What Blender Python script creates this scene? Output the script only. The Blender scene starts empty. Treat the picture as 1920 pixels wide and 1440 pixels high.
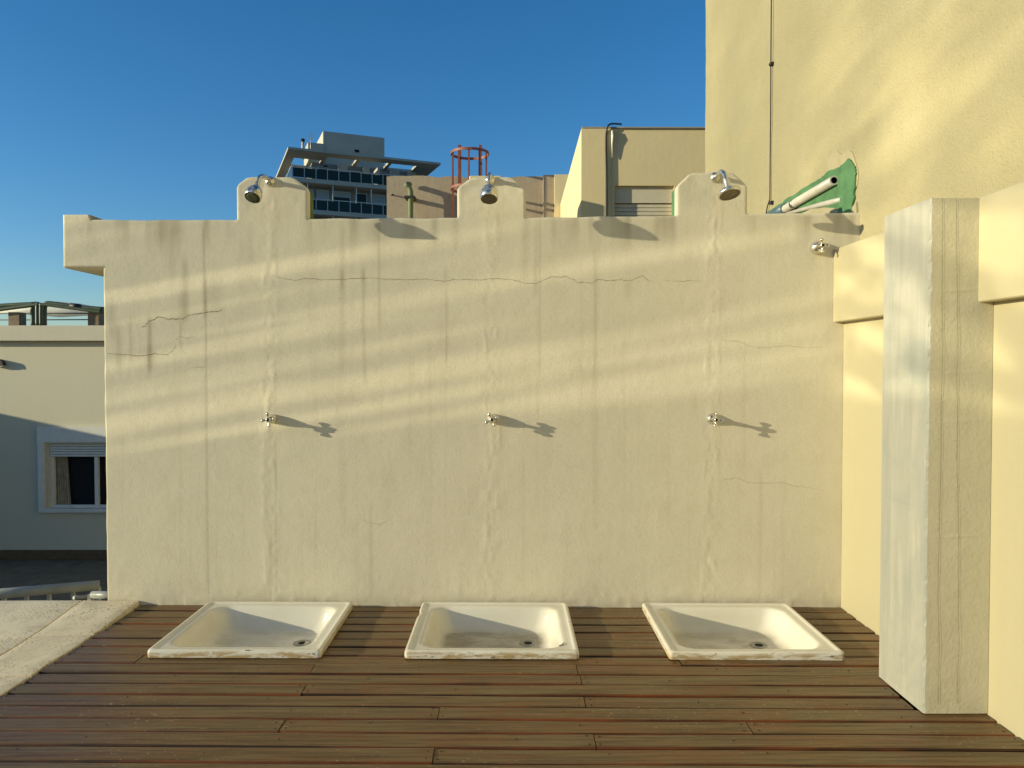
import bpy, bmesh, math, random
import numpy as np
from mathutils import Vector, Matrix

random.seed(7)
SC = bpy.context.scene
COL = SC.collection

# ------------------------------------------------------------------ camera, sky, sun, exposure
F = 1440.0
CAM = Vector((0.0, -4.0, 1.256))
PITCH = math.atan(32.0 / F)
YAW = math.atan(5.0 / F)
cam = bpy.data.cameras.new('camera')
cam.sensor_width = 36.0
cam.lens = 36.0 * F / 1920.0
cam.clip_start = 0.05
cam.clip_end = 6000
camo = bpy.data.objects.new('camera', cam)
COL.objects.link(camo)
camo.location = CAM
camo.rotation_euler = (math.pi / 2 - PITCH, 0, -YAW)
SC.camera = camo

SUN_TRAVEL = Vector((1.0, 0.275, -0.215))            # direction the light travels
SUN_EL = math.atan2(0.215, math.hypot(1.0, 0.275))
SUN_AZ = math.atan2(-1.0, -0.275)                    # towards the sun, atan2(x, y)

world = bpy.data.worlds.new("World")
SC.world = world
world.use_nodes = True
wn = world.node_tree.nodes
wl = world.node_tree.links
sky = wn.new('ShaderNodeTexSky')
sky.sky_type = 'NISHITA'
sky.sun_disc = False
sky.sun_elevation = SUN_EL
sky.sun_rotation = SUN_AZ % (2 * math.pi)
sky.altitude = 30
sky.air_density = 1.0
sky.dust_density = 0.4
sky.ozone_density = 4.0
bg = wn['Background']
bg.inputs[1].default_value = 0.12
hs = wn.new('ShaderNodeHueSaturation')
hs.inputs['Saturation'].default_value = 1.19
wl.new(sky.outputs[0], hs.inputs['Color'])
wl.new(hs.outputs[0], bg.inputs[0])

sun = bpy.data.lights.new('sun', 'SUN')
sun.energy = 4.9
sun.angle = math.radians(0.5)
sun.color = (1.0, 0.905, 0.62)
suno = bpy.data.objects.new('sun', sun)
COL.objects.link(suno)
suno.location = (-10, -3, 6)
suno.rotation_euler = SUN_TRAVEL.to_track_quat('-Z', 'Y').to_euler()

SC.view_settings.view_transform = 'Standard'
SC.view_settings.look = 'None'
SC.view_settings.gamma = 1.0
SC.view_settings.use_curve_mapping = False
SC.view_settings.exposure = 0.47
SC.cycles.use_denoising = True
SC.cycles.max_bounces = 8
SC.cycles.transparent_max_bounces = 16
SC.cycles.sample_clamp_indirect = 6.0

# ------------------------------------------------------------------ measuring helpers
def ray(px, py):
    a, b = (px - 960) / F, (720 - py) / F
    f = Vector((math.sin(YAW) * math.cos(PITCH), math.cos(YAW) * math.cos(PITCH), -math.sin(PITCH)))
    r = Vector((math.cos(YAW), -math.sin(YAW), 0))
    u = r.cross(f)
    return f + r * a + u * b
def at(px, py, Y):
    d = ray(px, py); return CAM + d * ((Y - CAM.y) / d.y)
def at_x(px, py, X):
    d = ray(px, py); return CAM + d * ((X - CAM.x) / d.x)
def at_z(px, py, Z=0.0):
    d = ray(px, py); return CAM + d * ((Z - CAM.z) / d.z)
SK = 0.014
def wy(x): return -SK * x                              # the shower wall and the planks run a touch askew
def W(px, py):                                         # a point on the shower wall's face
    d = ray(px, py); t = (-SK * CAM.x - CAM.y) / (d.y + SK * d.x)
    return CAM + d * t

# ------------------------------------------------------------------ value noise for relief and wear
_rng = np.random.RandomState(5)
_tab = _rng.rand(512, 512)
def vn(x, y):
    x = np.asarray(x, float); y = np.asarray(y, float)
    xi = np.floor(x).astype(int); yi = np.floor(y).astype(int)
    fx = x - xi; fy = y - yi
    fx = fx * fx * (3 - 2 * fx); fy = fy * fy * (3 - 2 * fy)
    g = lambda a, b: _tab[a % 512, b % 512]
    return (g(xi, yi) * (1 - fx) * (1 - fy) + g(xi + 1, yi) * fx * (1 - fy)
            + g(xi, yi + 1) * (1 - fx) * fy + g(xi + 1, yi + 1) * fx * fy) - 0.5
def sstep(a, b, x):
    t = np.clip((np.asarray(x, float) - a) / (b - a), 0, 1); return t * t * (3 - 2 * t)

# ------------------------------------------------------------------ object helpers
def wloc(o):
    v = Vector((0, 0, 0))
    while o is not None:
        v += o.location; o = o.parent
    return v
def thing(name, loc, label=None, cat=None, group=None, kind=None):
    o = bpy.data.objects.new(name, None); COL.objects.link(o)
    o.empty_display_size = 0.1; o.location = loc
    tag(o, label, cat, group, kind); return o
def tag(o, label=None, cat=None, group=None, kind=None):
    if label: o['label'] = label
    if cat: o['category'] = cat
    if group: o['group'] = group
    if kind: o['kind'] = kind
    return o

class MB:
    """Collects world-space faces for ONE mesh object."""
    def __init__(s): s.v = []; s.f = []; s.m = []; s.sm = []; s.attr = {}
    def add(s, vs, fs, mi=0, smooth=False):
        o = len(s.v); s.v += [tuple(p) for p in vs]
        for f in fs:
            s.f.append(tuple(i + o for i in f)); s.m.append(mi); s.sm.append(smooth)
        return o
    def box(s, x0, x1, y0, y1, z0, z1, mi=0, bev=0.0, xf=None, seg=1):
        if x1 < x0: x0, x1 = x1, x0
        if y1 < y0: y0, y1 = y1, y0
        if z1 < z0: z0, z1 = z1, z0
        if bev <= 0:
            vs = [Vector(p) for p in ((x0,y0,z0),(x1,y0,z0),(x1,y1,z0),(x0,y1,z0),(x0,y0,z1),(x1,y0,z1),(x1,y1,z1),(x0,y1,z1))]
            fs = [(0,3,2,1),(4,5,6,7),(0,1,5,4),(1,2,6,5),(2,3,7,6),(3,0,4,7)]
            if xf: vs = [xf(p) for p in vs]
            s.add(vs, fs, mi); return s
        bm = bmesh.new(); bmesh.ops.create_cube(bm, size=1)
        for v in bm.verts:
            v.co = Vector(((x0+x1)/2 + v.co.x*(x1-x0), (y0+y1)/2 + v.co.y*(y1-y0), (z0+z1)/2 + v.co.z*(z1-z0)))
        bmesh.ops.bevel(bm, geom=bm.edges[:], offset=bev, segments=seg, profile=0.5, affect='EDGES')
        vs = [v.co.copy() for v in bm.verts]
        if xf: vs = [xf(p) for p in vs]
        bm.verts.index_update()
        s.add(vs, [[v.index for v in f.verts] for f in bm.faces], mi); bm.free(); return s
    def tube(s, pts, rad, seg=12, mi=0, caps=True, smooth=True):
        pts = [Vector(p) for p in pts]; n = len(pts)
        if not hasattr(rad, '__len__'): rad = [rad] * n
        rings = []; prev = None
        for i, p in enumerate(pts):
            d = (pts[min(i+1, n-1)] - pts[max(i-1, 0)]).normalized()
            if prev is None:
                a = Vector((0,0,1)) if abs(d.z) < 0.9 else Vector((1,0,0))
                u = d.cross(a).normalized()
            else:
                u = (prev - d * prev.dot(d)).normalized()
            prev = u; w = d.cross(u)
            rings.append([p + (u*math.cos(2*math.pi*k/seg) + w*math.sin(2*math.pi*k/seg))*rad[i] for k in range(seg)])
        vs = [q for r in rings for q in r]; fs = []
        for i in range(n-1):
            for k in range(seg):
                a = i*seg+k; b = i*seg+(k+1)%seg
                fs.append((a, b, b+seg, a+seg))
        o = s.add(vs, fs, mi, smooth)
        if caps:
            s.f.append(tuple(o+k for k in range(seg))[::-1]); s.m.append(mi); s.sm.append(False)
            s.f.append(tuple(o+(n-1)*seg+k for k in range(seg))); s.m.append(mi); s.sm.append(False)
        return s
    def _lathe(s, o, d, prof, seg=24, mi=0, smooth=True):
        o = Vector(o); a = Vector((0,0,1)) if abs(d.z) < 0.9 else Vector((1,0,0))
        u = d.cross(a).normalized(); w = d.cross(u)
        vs = []; fs = []
        for h, r in prof:
            for k in range(seg):
                t = 2*math.pi*k/seg
                vs.append(o + d*h + (u*math.cos(t) + w*math.sin(t))*max(r, 1e-5))
        for i in range(len(prof)-1):
            for k in range(seg):
                p = i*seg+k; q = i*seg+(k+1)%seg
                fs.append((p, q, q+seg, p+seg))
        s.add(vs, fs, mi, smooth); return s
    def poly(s, pts, mi=0):
        s.add(pts, [tuple(range(len(pts)))], mi); return s
    def prism(s, outline, depth, mi=0):
        n = len(outline); a = [Vector(p) for p in outline]; b = [p + Vector(depth) for p in a]
        s.add(a + b, [tuple(range(n)), tuple(range(2*n-1, n-1, -1))] + [(i, i+n, (i+1)%n+n, (i+1)%n) for i in range(n)], mi); return s
    def build(s, name, mats, parent=None, **kw):
        base = wloc(parent)
        me = bpy.data.meshes.new(name)
        me.from_pydata([(x-base.x, y-base.y, z-base.z) for x, y, z in s.v], [], s.f)
        for m in (mats if isinstance(mats, (list, tuple)) else [mats]): me.materials.append(m)
        me.polygons.foreach_set('material_index', s.m)
        me.polygons.foreach_set('use_smooth', s.sm)
        for k, vals in s.attr.items():
            a = me.attributes.new(k, 'FLOAT', 'POINT'); a.data.foreach_set('value', np.asarray(vals, np.float32))
        bm = bmesh.new(); bm.from_mesh(me); 
        if not s.attr and len(me.polygons) < 20000: bmesh.ops.recalc_face_normals(bm, faces=bm.faces[:])
        bm.to_mesh(me); bm.free(); me.update()
        o = bpy.data.objects.new(name, me); COL.objects.link(o)
        if parent is not None: o.parent = parent
        tag(o, **kw); return o

def dup(o, parent=None, loc=None):
    c = o.copy(); COL.objects.link(c)
    if parent is not None: c.parent = parent
    if loc is not None: c.location = loc
    for ch in [x for x in bpy.data.objects if x.parent == o]: dup(ch, c)
    return c

# ------------------------------------------------------------------ materials
class N:
    def __init__(s, name):
        s.m = bpy.data.materials.new(name); s.m.use_nodes = True
        s.t = s.m.node_tree; s.n = s.t.nodes; s.l = s.t.links
        s.b = s.n['Principled BSDF']; s.out = s.n['Material Output']
    def new(s, typ, **kw):
        n = s.n.new(typ)
        for k, v in kw.items():
            if k.startswith('i_'):
                key = k[2:]; key = int(key) if key.isdigit() else key
                n.inputs[key].default_value = v
            else: setattr(n, k, v)
        return n
    def link(s, a, b): s.l.new(a, b)
    def coords(s, scale=(1,1,1), rot=(0,0,0)):
        g = s.new('ShaderNodeNewGeometry')
        mp = s.new('ShaderNodeMapping'); mp.inputs['Scale'].default_value = scale; mp.inputs['Rotation'].default_value = rot
        s.link(g.outputs['Position'], mp.inputs['Vector']); return mp.outputs[0]
    def noise(s, scale, detail=4, rough=0.55, vec=None, dist=0.0):
        n = s.new('ShaderNodeTexNoise'); n.inputs['Scale'].default_value = scale
        n.inputs['Detail'].default_value = detail; n.inputs['Roughness'].default_value = rough; n.inputs['Distortion'].default_value = dist
        s.link(vec if vec is not None else s.coords(), n.inputs['Vector']); return n.outputs['Fac']
    def ramp(s, fac, stops):
        r = s.new('ShaderNodeValToRGB'); e = r.color_ramp.elements
        while len(e) < len(stops): e.new(0.5)
        for i, (p, c) in enumerate(stops):
            e[i].position = p; e[i].color = c if len(c) == 4 else (*c, 1)
        s.link(fac, r.inputs[0]); return r.outputs[0]
    def mix(s, fac, a, b, mode='MIX'):
        n = s.new('ShaderNodeMix', data_type='RGBA', blend_type=mode)
        for sock, v in ((n.inputs[0], fac), (n.inputs[6], a), (n.inputs[7], b)):
            if hasattr(v, 'is_output'): s.link(v, sock)
            elif isinstance(v, (int, float)): sock.default_value = v
            else: sock.default_value = (*v, 1) if len(v) == 3 else v
        return n.outputs[2]
    def math(s, op, a, b=0.0, c=None, clamp=False):
        n = s.new('ShaderNodeMath', operation=op, use_clamp=clamp)
        for i, v in enumerate((a, b) if c is None else (a, b, c)):
            if hasattr(v, 'is_output'): s.link(v, n.inputs[i])
            else: n.inputs[i].default_value = v
        return n.outputs[0]
    def bump(s, h, strength=0.5, dist=0.01, prev=None):
        b = s.new('ShaderNodeBump'); b.inputs['Strength'].default_value = strength; b.inputs['Distance'].default_value = dist
        s.link(h, b.inputs['Height'])
        if prev is not None: s.link(prev, b.inputs['Normal'])
        return b.outputs[0]
    def attr(s, name):
        a = s.new('ShaderNodeAttribute'); a.attribute_name = name; return a.outputs['Fac']
    def fin(s, col=None, rough=0.8, metal=0.0, nrm=None, spec=None):
        for k, v in (('Base Color', col), ('Roughness', rough), ('Metallic', metal)):
            if v is None: continue
            if hasattr(v, 'is_output'): s.link(v, s.b.inputs[k])
            elif isinstance(v, (tuple, list)): s.b.inputs[k].default_value = (*v, 1)
            else: s.b.inputs[k].default_value = v
        if nrm is not None: s.link(nrm, s.b.inputs['Normal'])
        if spec is not None: s.b.inputs['Specular IOR Level'].default_value = spec
        return s.m

def plaster(name, col, dark, var=0.5, bump=0.5, bscale=70, bdist=0.004, streak=0.35, rough=0.75, spec=0.2):
    k = N(name)
    n1 = k.noise(1.3, 5, 0.6); n2 = k.noise(9, 5, 0.6)
    st = k.noise(1.0, 4, 0.6, k.coords((16, 16, 0.7)))
    f = k.math('ADD', k.math('MULTIPLY', n1, var), k.math('MULTIPLY', n2, var*0.5))
    f = k.math('SUBTRACT', f, var*0.55, clamp=True)
    c = k.mix(k.math('MULTIPLY', f, 1.6, clamp=True), col, dark)
    c = k.mix(k.math('MULTIPLY', k.ramp(st, [(0.52, (0,0,0)), (0.75, (1,1,1))]), streak), c, dark)
    nb = k.bump(k.noise(bscale, 4, 0.6), bump, bdist)
    nb = k.bump(k.noise(bscale*0.16, 3, 0.5), bump*0.6, bdist*3, nb)
    return k.fin(c, rough, 0, nb, spec)

def m_wall():
    k = N('shower_wall_plaster')
    big = k.noise(0.9, 4, 0.6); mid = k.noise(7, 5, 0.65)
    c = k.mix(k.ramp(big, [(0.35, (0,0,0)), (0.7, (1,1,1))]), (0.74, 0.68, 0.51), (0.685, 0.63, 0.475))
    c = k.mix(k.math('MULTIPLY', k.ramp(mid, [(0.5, (0,0,0)), (0.8, (1,1,1))]), 0.25), c, (0.55, 0.47, 0.30))
    fine = k.noise(1.0, 5, 0.65, k.coords((45, 45, 2.2)))
    st = k.attr('stain')
    stf = k.math('MULTIPLY', st, k.math('ADD', 0.45, k.math('MULTIPLY', fine, 1.0)), clamp=True)
    c = k.mix(stf, c, (0.17, 0.125, 0.06))
    sc = k.noise(1.0, 4, 0.6, k.coords((22, 22, 0.5)))
    c = k.mix(k.math('MULTIPLY', k.ramp(sc, [(0.55, (0,0,0)), (0.8, (1,1,1))]), 0.18), c, (0.40, 0.33, 0.19))
    nb = k.bump(k.noise(230, 3, 0.65), 0.55, 0.0018)
    nb = k.bump(k.noise(60, 4, 0.65), 0.32, 0.0025, nb)
    rg = k.noise(1.0, 4, 0.6, k.coords((30, 30, 9)), 0.6)
    nb = k.bump(rg, 0.10, 0.003, nb)
    gr = k.noise(120, 3, 0.7)
    c = k.mix(k.math('MULTIPLY', k.ramp(gr, [(0.5, (0,0,0)), (0.8, (1,1,1))]), 0.35), c, (0.50, 0.44, 0.29))
    return k.fin(c, 0.62, 0, nb, 0.25)

def m_stucco():
    k = N('rough_yellow_stucco')
    big = k.noise(0.55, 4, 0.55); mid = k.noise(3, 5, 0.6)
    c = k.mix(k.ramp(big, [(0.35, (0,0,0)), (0.68, (1,1,1))]), (0.50, 0.435, 0.250), (0.41, 0.362, 0.215))
    c = k.mix(k.math('MULTIPLY', k.ramp(mid, [(0.5, (0,0,0)), (0.75, (1,1,1))]), 0.3), c, (0.55, 0.49, 0.31))
    v = k.noise(85, 4, 0.65)
    h = k.ramp(v, [(0.30, (0,0,0)), (0.70, (1,1,1))])
    nb = k.bump(h, 0.65, 0.006)
    nb = k.bump(k.noise(9, 4, 0.6), 0.5, 0.02, nb)
    return k.fin(c, 0.85, 0, nb, 0.1)

def m_wood(name, edge=False):
    k = N(name)
    oi = k.new('ShaderNodeObjectInfo'); rnd = oi.outputs['Random']
    g = k.new('ShaderNodeNewGeometry')
    ad = k.new('ShaderNodeVectorMath', operation='MULTIPLY_ADD')
    cmb = k.new('ShaderNodeCombineXYZ'); k.link(rnd, cmb.inputs[0]); k.link(rnd, cmb.inputs[2])
    k.link(cmb.outputs[0], ad.inputs[0]); ad.inputs[1].default_value = (37, 0, 11); k.link(g.outputs['Position'], ad.inputs[2])
    def co(sc):
        mp = k.new('ShaderNodeMapping'); mp.inputs['Scale'].default_value = sc; k.link(ad.outputs[0], mp.inputs['Vector']); return mp.outputs[0]
    if edge:
        gr = k.ramp(k.noise(1, 4, 0.6, co((1.5, 9, 9))), [(0.42, (0,0,0)), (0.66, (1,1,1))])
        c = k.mix(gr, (0.030, 0.014, 0.006), (0.20, 0.055, 0.014))
        return k.fin(c, 0.55, 0, None, 0.3)
    grain = k.noise(1, 6, 0.65, co((2.2, 60, 60)), 0.4)
    blot = k.noise(1, 4, 0.6, co((1.6, 7, 7)))
    patch = k.noise(1, 5, 0.62, co((3.5, 14, 14)), 0.5)
    a = k.mix(rnd, (0.165, 0.092, 0.038), (0.175, 0.102, 0.044))
    b = k.mix(rnd, (0.180, 0.138, 0.070), (0.165, 0.122, 0.060))
    c = k.mix(k.ramp(blot, [(0.40, (0,0,0)), (0.60, (1,1,1))]), a, b)
    c = k.mix(k.math('MULTIPLY', k.ramp(grain, [(0.36, (1,1,1)), (0.57, (0,0,0))]), 0.8), c, (0.060, 0.032, 0.013))
    fg = k.noise(1, 5, 0.7, co((7, 190, 190)), 0.2)
    c = k.mix(k.math('MULTIPLY', k.ramp(fg, [(0.5, (0,0,0)), (0.72, (1,1,1))]), 0.45), c, (0.27, 0.215, 0.125))
    red = k.ramp(patch, [(0.52, (0,0,0)), (0.70, (1,1,1))])
    c = k.mix(k.math('MULTIPLY', red, 0.5), c, (0.20, 0.070, 0.024))
    sp = k.noise(1, 2, 0.5, co((55, 120, 120)))
    spm = k.noise(2.1, 3, 0.6)
    spf = k.math('MULTIPLY', k.ramp(sp, [(0.66, (0,0,0)), (0.71, (1,1,1))]), k.ramp(spm, [(0.48, (0,0,0)), (0.60, (1,1,1))]))
    c = k.mix(k.math('MULTIPLY', spf, 0.7), c, (0.42, 0.38, 0.26))
    nb = k.bump(grain, 0.35, 0.003)
    nb = k.bump(patch, 0.3, 0.006, nb)
    c = k.mix(1.0, c, (1.12, 1.06, 0.92), 'MULTIPLY')
    r = k.math('ADD', 0.30, k.math('MULTIPLY', blot, 0.28))
    return k.fin(c, r, 0, nb, 0.3)

def m_enamel(name, dirt):
    k = N(name)
    base = k.mix(k.ramp(k.noise(3, 4, 0.6), [(0.4, (0,0,0)), (0.7, (1,1,1))]), (0.80, 0.76, 0.64), (0.74, 0.69, 0.55))
    fl = k.attr('floor')
    d1 = k.noise(1, 6, 0.7, k.coords((4.5, 9, 1)), 0.25); d2 = k.noise(1, 4, 0.6, k.coords((60, 90, 1)))
    cov = k.ramp(d1, [(0.60-0.45*dirt, (0,0,0)), (0.84-0.30*dirt, (1,1,1))])
    scr = k.ramp(k.noise(1, 3, 0.5, k.coords((6, 130, 1))), [(0.60, (1,1,1)), (0.68, (0.35,0.35,0.35))])
    df = k.math('MULTIPLY', k.math('MULTIPLY', fl, cov), k.math('MULTIPLY', scr, k.math('ADD', 0.22+0.30*dirt, k.math('MULTIPLY', d2, 0.35))), clamp=True)
    c = k.mix(df, base, (0.20, 0.145, 0.08))
    sk = k.attr('skirt')
    r1 = k.noise(1, 5, 0.7, k.coords((9, 9, 45)), 0.5); r2 = k.noise(1, 5, 0.7, k.coords((28, 28, 70)))
    rf = k.math('MULTIPLY', sk, k.ramp(r1, [(0.46, (0,0,0)), (0.56, (1,1,1))]), clamp=True)
    c = k.mix(k.math('MULTIPLY', rf, 0.8), c, (0.40, 0.25, 0.07))
    rd = k.math('MULTIPLY', sk, k.ramp(r2, [(0.60, (0,0,0)), (0.66, (1,1,1))]), clamp=True)
    c = k.mix(k.math('MULTIPLY', rd, 0.9), c, (0.06, 0.03, 0.015))
    ch = k.ramp(k.noise(34, 2, 0.5), [(0.765, (0,0,0)), (0.785, (1,1,1))])
    c = k.mix(ch, c, (0.10, 0.055, 0.03))
    r = k.math('ADD', 0.16, k.math('MULTIPLY', k.math('MAXIMUM', df, rf), 0.5))
    return k.fin(c, r, 0, k.bump(r2, 0.12, 0.002), 0.5)

def simple(name, col, rough=0.6, metal=0.0, var=0.25, bump=0.0, scale=8, spec=None):
    k = N(name)
    n = k.noise(scale, 4, 0.6)
    d = tuple(c*(1-var) for c in col); l = tuple(min(1, c*(1+var*0.6)) for c in col)
    c = k.mix(k.ramp(n, [(0.3, (0,0,0)), (0.7, (1,1,1))]), d, l)
    nb = k.bump(k.noise(scale*6, 3, 0.6), bump, 0.01) if bump else None
    return k.fin(c, rough, metal, nb, spec)

def m_chrome(name, scale_amount):
    k = N(name)
    n = k.noise(45, 5, 0.7)
    f = k.ramp(n, [(0.62-0.25*scale_amount, (0,0,0)), (0.72, (1,1,1))])
    c = k.mix(f, (0.74, 0.72, 0.67), (0.42, 0.38, 0.24))
    r = k.math('ADD', 0.17, k.math('MULTIPLY', f, 0.45))
    mt = k.math('SUBTRACT', 1.0, k.math('MULTIPLY', f, 0.7))
    return k.fin(c, r, mt, k.bump(n, 0.05, 0.002))

def m_pillar_paint():
    k = N('grey_white_streaky_paint')
    s1 = k.noise(1, 5, 0.65, k.coords((14, 14, 1.1)), 0.3); s2 = k.noise(1, 5, 0.65, k.coords((40, 40, 4)))
    c = k.mix(k.ramp(s1, [(0.35, (0,0,0)), (0.68, (1,1,1))]), (0.345, 0.345, 0.29), (0.46, 0.435, 0.35))
    c = k.mix(k.math('MULTIPLY', k.ramp(s2, [(0.6, (0,0,0)), (0.75, (1,1,1))]), 0.75), c, (0.56, 0.55, 0.46))
    wsh = k.noise(2.4, 5, 0.65, None, 0.8)
    c = k.mix(k.math('MULTIPLY', k.ramp(wsh, [(0.5, (0,0,0)), (0.7, (1,1,1))]), 0.5), c, (0.29, 0.31, 0.275))
    nb = k.bump(k.noise(60, 4, 0.6), 0.3, 0.003)
    return k.fin(c, 0.55, 0, nb, 0.3)

def m_screen():
    """added unseen filter: its patterned transparency lays water-like light bands on the walls"""
    k = N('light_band_filter')
    g = k.new('ShaderNodeNewGeometry'); sep = k.new('ShaderNodeSeparateXYZ'); k.link(g.outputs['Position'], sep.inputs[0])
    y, z = sep.outputs[1], sep.outputs[2]
    def ripples(ca, sa, fa, fc, w, ramp):
        # along / across light bands that run at an angle on the pane
        al = k.math('SUBTRACT', k.math('MULTIPLY', z, ca), k.math('MULTIPLY', y, sa))
        ac = k.math('ADD', k.math('MULTIPLY', z, sa), k.math('MULTIPLY', y, ca))
        cv = k.new('ShaderNodeCombineXYZ'); k.link(k.math('MULTIPLY', al, fa), cv.inputs[0]); k.link(k.math('MULTIPLY', ac, fc), cv.inputs[1]); cv.inputs[2].default_value = w
        n1 = k.noise(1.0, 2.0, 0.45, cv.outputs[0], 0.2)
        cv2 = k.new('ShaderNodeCombineXYZ'); k.link(k.math('MULTIPLY', al, fa*.7), cv2.inputs[0]); k.link(k.math('MULTIPLY', ac, fc*.3), cv2.inputs[1]); cv2.inputs[2].default_value = 3.7 + w
        n2 = k.noise(1.0, 2.0, 0.5, cv2.outputs[0], 0.3)
        return k.ramp(k.math('ADD', k.math('MULTIPLY', n1, 0.75), k.math('MULTIPLY', n2, 0.35)), ramp)
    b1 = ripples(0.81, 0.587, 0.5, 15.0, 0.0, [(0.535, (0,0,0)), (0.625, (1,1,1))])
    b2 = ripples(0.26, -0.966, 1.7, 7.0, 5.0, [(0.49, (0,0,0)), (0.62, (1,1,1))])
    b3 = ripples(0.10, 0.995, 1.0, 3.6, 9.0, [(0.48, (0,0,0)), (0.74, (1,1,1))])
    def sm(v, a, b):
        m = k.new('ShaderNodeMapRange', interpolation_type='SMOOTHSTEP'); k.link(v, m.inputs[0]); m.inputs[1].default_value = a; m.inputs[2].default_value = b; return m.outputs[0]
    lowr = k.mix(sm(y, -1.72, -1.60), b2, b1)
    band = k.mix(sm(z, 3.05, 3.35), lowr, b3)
    # light bands start above a stepped line on the pane
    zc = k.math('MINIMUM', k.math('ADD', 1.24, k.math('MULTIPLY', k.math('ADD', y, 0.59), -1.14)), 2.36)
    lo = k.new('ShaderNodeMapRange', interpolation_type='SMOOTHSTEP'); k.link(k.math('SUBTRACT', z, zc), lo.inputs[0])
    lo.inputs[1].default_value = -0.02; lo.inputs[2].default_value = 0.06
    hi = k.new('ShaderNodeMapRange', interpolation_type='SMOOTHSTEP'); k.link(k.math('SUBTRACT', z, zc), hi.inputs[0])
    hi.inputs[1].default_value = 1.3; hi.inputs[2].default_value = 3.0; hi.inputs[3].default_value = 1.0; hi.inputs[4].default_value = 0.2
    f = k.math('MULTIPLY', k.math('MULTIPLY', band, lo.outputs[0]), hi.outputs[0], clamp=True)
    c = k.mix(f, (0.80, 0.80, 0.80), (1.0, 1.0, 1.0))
    tr = k.new('ShaderNodeBsdfTransparent'); k.link(c, tr.inputs[0])
    k.link(tr.outputs[0], k.out.inputs['Surface'])
    return k.m

def m_coping():
    k = N('pitted_pale_stone')
    c = k.mix(k.ramp(k.noise(2.2, 5, 0.65), [(0.38, (0,0,0)), (0.66, (1,1,1))]), (0.93, 0.81, 0.58), (0.76, 0.65, 0.45))
    c = k.mix(k.math('MULTIPLY', k.ramp(k.noise(12, 5, 0.65), [(0.5, (0,0,0)), (0.75, (1,1,1))]), 0.5), c, (0.50, 0.42, 0.29))
    pit = k.math('MULTIPLY', k.ramp(k.noise(95, 2, 0.5), [(0.58, (0,0,0)), (0.66, (1,1,1))]), k.ramp(k.noise(5, 3, 0.6), [(0.36, (0,0,0)), (0.6, (1,1,1))]))
    c = k.mix(k.math('MULTIPLY', pit, 0.8), c, (0.24, 0.19, 0.12))
    nb = k.bump(k.math('SUBTRACT', 1.0, pit), 0.5, 0.003)
    nb = k.bump(k.noise(40, 4, 0.6), 0.35, 0.003, nb)
    return k.fin(c, 0.8, 0, nb, 0.2)

def m_glass(name, tint, rough=0.03):
    k = N(name)
    return k.fin(tint, rough, 0, None, 0.08)

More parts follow.
